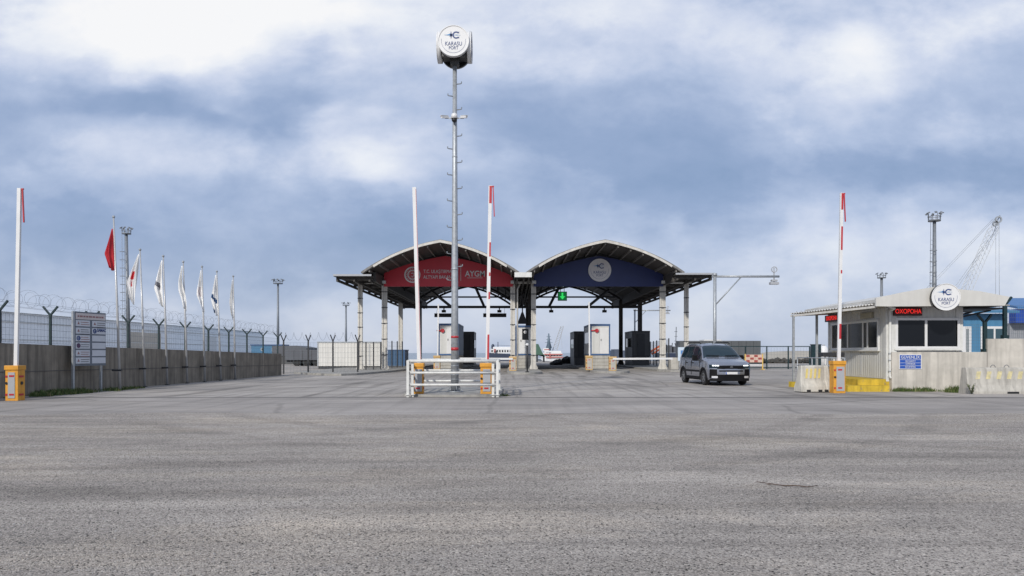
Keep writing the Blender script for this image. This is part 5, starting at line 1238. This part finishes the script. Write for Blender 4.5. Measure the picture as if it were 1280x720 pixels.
m = MB()
for k in range(6): x = sx_(682.5+k*3.6); m.box(x, x+.5, Y+4.85, Y+4.97, sz_(444.9), sz_(443.9))
m.build('porthole', glassd, t)
m = MB(); xm = sx_(687.5); m.tube([(xm, Y+9, sz_(438)), (xm, Y+9, sz_(424)), (xm, Y+9, sz_(416))], [.9, .45, .2], 8); m.prism([(sx_(684), Y+9.4, sz_(435)), (sx_(692), Y+9.4, sz_(435)), (sx_(689), Y+9.4, sz_(426)), (sx_(686.5), Y+9.4, sz_(426))], (0, 2, 0))
for z, q in ((428, 1.4), (424, 1.0), (420, .8)): m.box(xm-q, xm+q, Y+8.9, Y+9.1, sz_(z), sz_(z)+.15)
m.build('mast', mat('mast_slate', (.10, .14, .18), .5, 0, .1, 1), t)
m = MB()
for a in (0, 1.6): m.bar((sx_(693)+a, Y+12, sz_(438)), (sx_(704)+a*.6, Y+12, sz_(406)), .28, .28)
for k in range(9): f = k/9; p = Vector((sx_(693), Y+12, sz_(438))).lerp(Vector((sx_(704), Y+12, sz_(406))), f); m.bar(p, p+Vector((1.6-.6*f, 0, .9)), .14, .14)
m.bar((sx_(704), Y+12, sz_(406)), (sx_(705.5), Y+12, sz_(436)), .06, .06); m.build('deck_crane', greyp, t)
Y = 230
t = thing('cargo_ship', (PX(619, Y), Y, -1.6), 'navy hulled ship with white upper decks', 'ship')
m = MB(); m.prism([(PX(612, Y), Y, -1.6), (PX(642, Y), Y, -1.6), (PX(642, Y), Y, PZ(443, Y)), (PX(611, Y), Y, PZ(441, Y))], (0, 20, 0)); m.build('hull', hulln, t)
m = MB(); m.box(PX(613, Y), PX(641, Y), Y+2, Y+18, PZ(443, Y)+.3, PZ(436, Y)); m.box(PX(616, Y), PX(640, Y), Y+3, Y+16, PZ(436, Y)+.003, PZ(433.5, Y)); sp = m.build('superstructure', whiteb, t)
m = MB()
for k in range(8): m.box(PX(614+k*3.3, Y), PX(615.6+k*3.3, Y), Y+1.9, Y+1.99, PZ(440, Y), PZ(437.5, Y))
m.build('ship_window', glassd, sp)
m = MB(); m.tube([(PX(615.5, Y), Y+6, PZ(436, Y)), (PX(615.5, Y), Y+6, PZ(431.5, Y)), (PX(615.5, Y), Y+6, PZ(429.8, Y))], [.5, .5, .2], 10); m.tube([(PX(622, Y), Y+6, PZ(434, Y)), (PX(622, Y), Y+6, PZ(427, Y))], .12, 6)
m.bar((PX(615, Y), Y+6, PZ(431, Y)), (PX(640, Y), Y+6, PZ(432, Y)), .08, .08); m.build('mast', hulln, t)
m = MB(); m.tube([(PX(618.5, Y), Y+1, PZ(441, Y)), (PX(618.5, Y), Y+1, PZ(436, Y))], .3, 8); m.build('red_lifebuoy', hullr, t)
Y = 112
t = thing('loading_hopper', (PX(676, Y), Y, 0), 'green loading hopper on the quay beside the middle booth', 'hopper')
m = MB(); m.prism([(PX(670, Y), Y, 1.1), (PX(681, Y), Y, 1.1), (PX(680.5, Y), Y, PZ(446, Y)), (PX(673, Y), Y, PZ(430, Y)), (PX(670, Y), Y, PZ(430, Y))], (0, 3, 0)); m.build('body', hullg, t)
for px_ in (671, 679.5):
    for yy in (Y+.2, Y+2.6): m = MB(); m.box(PX(px_, Y), PX(px_, Y)+.18, yy, yy+.18, 0, 1.1); m.build('leg', dark, t)
Y = 210
t = thing('workboat', (PX(843, Y), Y, -1.6), 'dark workboat crowded with rigging and a thin mast', 'boat')
m = MB(); m.prism([(PX(827, Y), Y, -1.6), (PX(852, Y), Y, -1.6), (PX(856, Y), Y, PZ(441.5, Y)), (PX(825, Y), Y, PZ(441, Y))], (0, 8, 0)); m.build('hull', hulln, t)
m = MB()
for a, b, zz in ((829, 834, 434), (836, 842, 431.5), (844, 849, 433), (850, 854, 436)): m.box(PX(a, Y), PX(b, Y), Y+2, Y+6, PZ(441, Y), PZ(zz, Y))
m.build('cabin', tarp, t)
m = MB(); random.seed(3)
for k in range(14): a = random.uniform(826, 853); m.bar((PX(a, Y), Y+3, PZ(441, Y)), (PX(a+random.uniform(-4, 4), Y), Y+3, PZ(random.uniform(428, 434), Y)), .18, .18)
m.bar((PX(848.5, Y), Y+4, PZ(436, Y)), (PX(849.2, Y), Y+4, PZ(408, Y)), .16, .16)
for zz in (414, 420, 426): m.bar((PX(846.8, Y), Y+4, PZ(zz, Y)), (PX(850.8, Y), Y+4, PZ(zz, Y)), .1, .1)
m.build('rigging', dark, t)
m = MB(); m.box(PX(768, 200), PX(784, 200), 200, 214, -1.6, PZ(438, 200)); m.box(PX(770, 200), PX(780, 200), 202, 210, PZ(438, 200), PZ(436.5, 200)); tag(m.build('barge', mat('barge_slate', (.06, .075, .11), .6, 0, .2, .4), None, (PX(776, 200), 200, -1.6)), 'low slate blue barge beyond the quay behind the double-door booth', 'barge')

# ------------------------------------------------------------------ crawler crane
Y = 118; t = thing('crawler_crane', (PX(1168, Y), Y, 0), 'pale lattice boom crane rising behind the guard house roof', 'crane')
cx_ = PX(1168, Y); crn = mat('crane_pale', (.50, .52, .54), .5, 0, .1, 2)
for s in (-1, 1): m = MB(); m.box(cx_-3.2, cx_+3.2, Y+s*2.2-.45, Y+s*2.2+.45, 0, 1.1, .3); m.build('track', rubber, t)
m = MB(); m.box(cx_-4.2, cx_+1.6, Y-1.5, Y+1.5, 1.25, 3.1, .1); m.tube([(cx_, Y, 1.1), (cx_, Y, 1.26)], 1.2, 20); hs = m.build('house', yellow, t)
m = MB(); m.box(cx_+1.0, cx_+2.4, Y-2.3, Y-1.52, 1.4, 3.2, .08); m.build('cab', crn, hs)
foot = Vector((cx_+1, Y, 2.0)); tip_ = Vector((PX(1246, Y), Y, PZ(277, Y))); d = tip_-foot; dn = d.normalized(); sd = Vector((0, 1, 0)); up = dn.cross(sd)
m = MB(); n = 26
def cs_(f): w2 = .55*min(1, f*8+.15, (1-f)*10+.25); return [foot+d*f+sd*a*w2+up*b*w2 for a, b in ((-1,-1),(1,-1),(1,1),(-1,1))]
for i in range(n):
    A, Bq = cs_(i/n), cs_((i+1)/n)
    for k in range(4): m.bar(A[k], Bq[k], .075, .075); m.bar(A[k], Bq[(k+1) % 4], .035, .035)
bo = m.build('lattice_boom', crn, t)
m = MB(); m.ring(tip_+Vector((0, -.3, .25)), .35, .55, (0,-1,0), .2, 16); m.ring(tip_+Vector((-.5, -.3, -.4)), .3, .45, (0,-1,0), .2, 16); m.bar(tip_, tip_+Vector((.5, 0, 1.0)), .12, .12); m.build('boom_head', galv, bo)
m = MB(); A = Vector((cx_-3.6, Y, 3.0)); G = A+Vector((-.5, 0, 5.5)); m.bar(A, G, .2, .2); m.bar(A+Vector((2, 0, 0)), G, .15, .15)
m.build('gantry_mast', galv, t)
m = MB(); 
for s in (-.5, .5): m.tube([G+Vector((0, s, 0)), tip_+Vector((-.4, s*.6, .5))], .026, 5); m.tube([A+Vector((1, s, .3)), foot+d*.97+up*-.6+Vector((0, s*.5, 0))], .03, 5)
m.tube([tip_+Vector((.35, 0, .2)), (tip_.x+.45, Y, 3)], .035, 5); m.tube([tip_+Vector((-.15, 0, 0)), (tip_.x-.2, Y, 3)], .03, 5); m.build('cable', galv, t)
m = MB(); m.box(tip_.x-.15, tip_.x+.4, Y-.2, Y+.2, 2.0, 3.0); m.build('hook_block', dark, t)

# ------------------------------------------------------------------ weeds
gmat = [mat('grass_green', (.055, .10, .02), .8, 0, .3, 12), mat('grass_olive', (.10, .12, .035), .8, 0, .3, 12), mat('grass_dry', (.22, .19, .09), .9, 0, .2, 12)]
def grass(spots, label, name='grass'):
    m = MB()
    for (x, y, rx, ry, n, h) in spots:
        for i in range(n):
            a = random.uniform(0, 6.28); r = math.sqrt(random.random()); gx, gy = x+rx*r*math.cos(a), y+ry*r*math.sin(a)
            hh = h*random.uniform(.35, 1.05)*(1-.5*r); b = random.uniform(0, 6.28); l = hh*random.uniform(.2, .8); wv = random.uniform(.006, .014)
            m.mi = random.choices((0, 1, 2), (6, 3, 1))[0]
            dx, dy = math.cos(b), math.sin(b); px_, py_ = -dy*wv, dx*wv
            A = m.vs([(gx-px_, gy-py_, 0), (gx+px_, gy+py_, 0), (gx+dx*l*.4+px_*.8, gy+dy*l*.4+py_*.8, hh*.65), (gx+dx*l*.4-px_*.8, gy+dy*l*.4-py_*.8, hh*.65), (gx+dx*l, gy+dy*l, hh)])
            m.f([A[0], A[1], A[2], A[3]]); m.f([A[3], A[2], A[4]])
    return tag(m.build(name, gmat, fix=False), label, kind='stuff')
sp = []
for k in range(26): yy = random.uniform(23.6, 26.0); sp.append((LW(yy)+.12+random.random()*.5, yy, .35, .3, 130, .26))
for k in range(16): yy = random.uniform(26.0, 29.2); sp.append((LW(yy)+.25+random.random()*.7, yy, .3, .3, 60, .18))
sp += [(LW(22.6)+.3, 22.7, .2, .15, 50, .15)]
grass(sp, 'green weeds along the foot of the streaked concrete wall')
sp = [(PX(p, 26.6), 26.7+random.uniform(-.1, .12), .28, .16, 110, .24) for p in (1124, 1128, 1133, 1143, 1150, 1158, 1163)]+[(PX(p, 26.0), 26.1, .24, .25, 170, .34) for p in (1192, 1196, 1200)]+[(PX(p, 26.4), 26.3, .2, .2, 120, .34) for p in (1284, 1279)]+[(PX(1175, 26.8), 26.8, .6, .1, 90, .15)]
grass(sp, 'green weed tufts at the foot of the stepped concrete wall')
grass([(PX(560, 23.8), 24.0, .5, .25, 130, .10), (PX(627, 24.0), 24.0, .3, .25, 110, .12), (PX(570, 24), 24.6, .3, .2, 60, .1)], 'sparse weeds at the foot of the tall mast')
m = MB(); x, y = PX(1213, 25.1), 25.05; random.seed(5)
t = thing('weed_plant', (x, y, 0), 'small dark leafy weed growing before the yellow slashed concrete barrier', 'weed')
stem = MB(); lf = MB()
for k in range(12):
    a = random.uniform(0, 6.28); hh = random.uniform(.12, .36); e = Vector((x+.22*math.cos(a)*random.random(), y+.12*math.sin(a), hh)); stem.tube([(x, y, 0), e], .006, 4)
    for j in range(9):
        p = Vector((x, y, 0)).lerp(e, random.uniform(.3, 1.05)); b = random.uniform(0, 6.28); dd = Vector((math.cos(b), math.sin(b), random.uniform(-.3, .5)))*random.uniform(.05, .09); sdv = dd.cross(Vector((0,0,1))).normalized()*.022
        lf.poly([p, p+dd*.5+sdv, p+dd, p+dd*.5-sdv])
stem.build('stem', gmat[1], t, fix=False); lf.build('leaves', mat('weed_leaf', (.03, .055, .02), .7, 0, .3, 10), t, fix=False); m.bm.free()
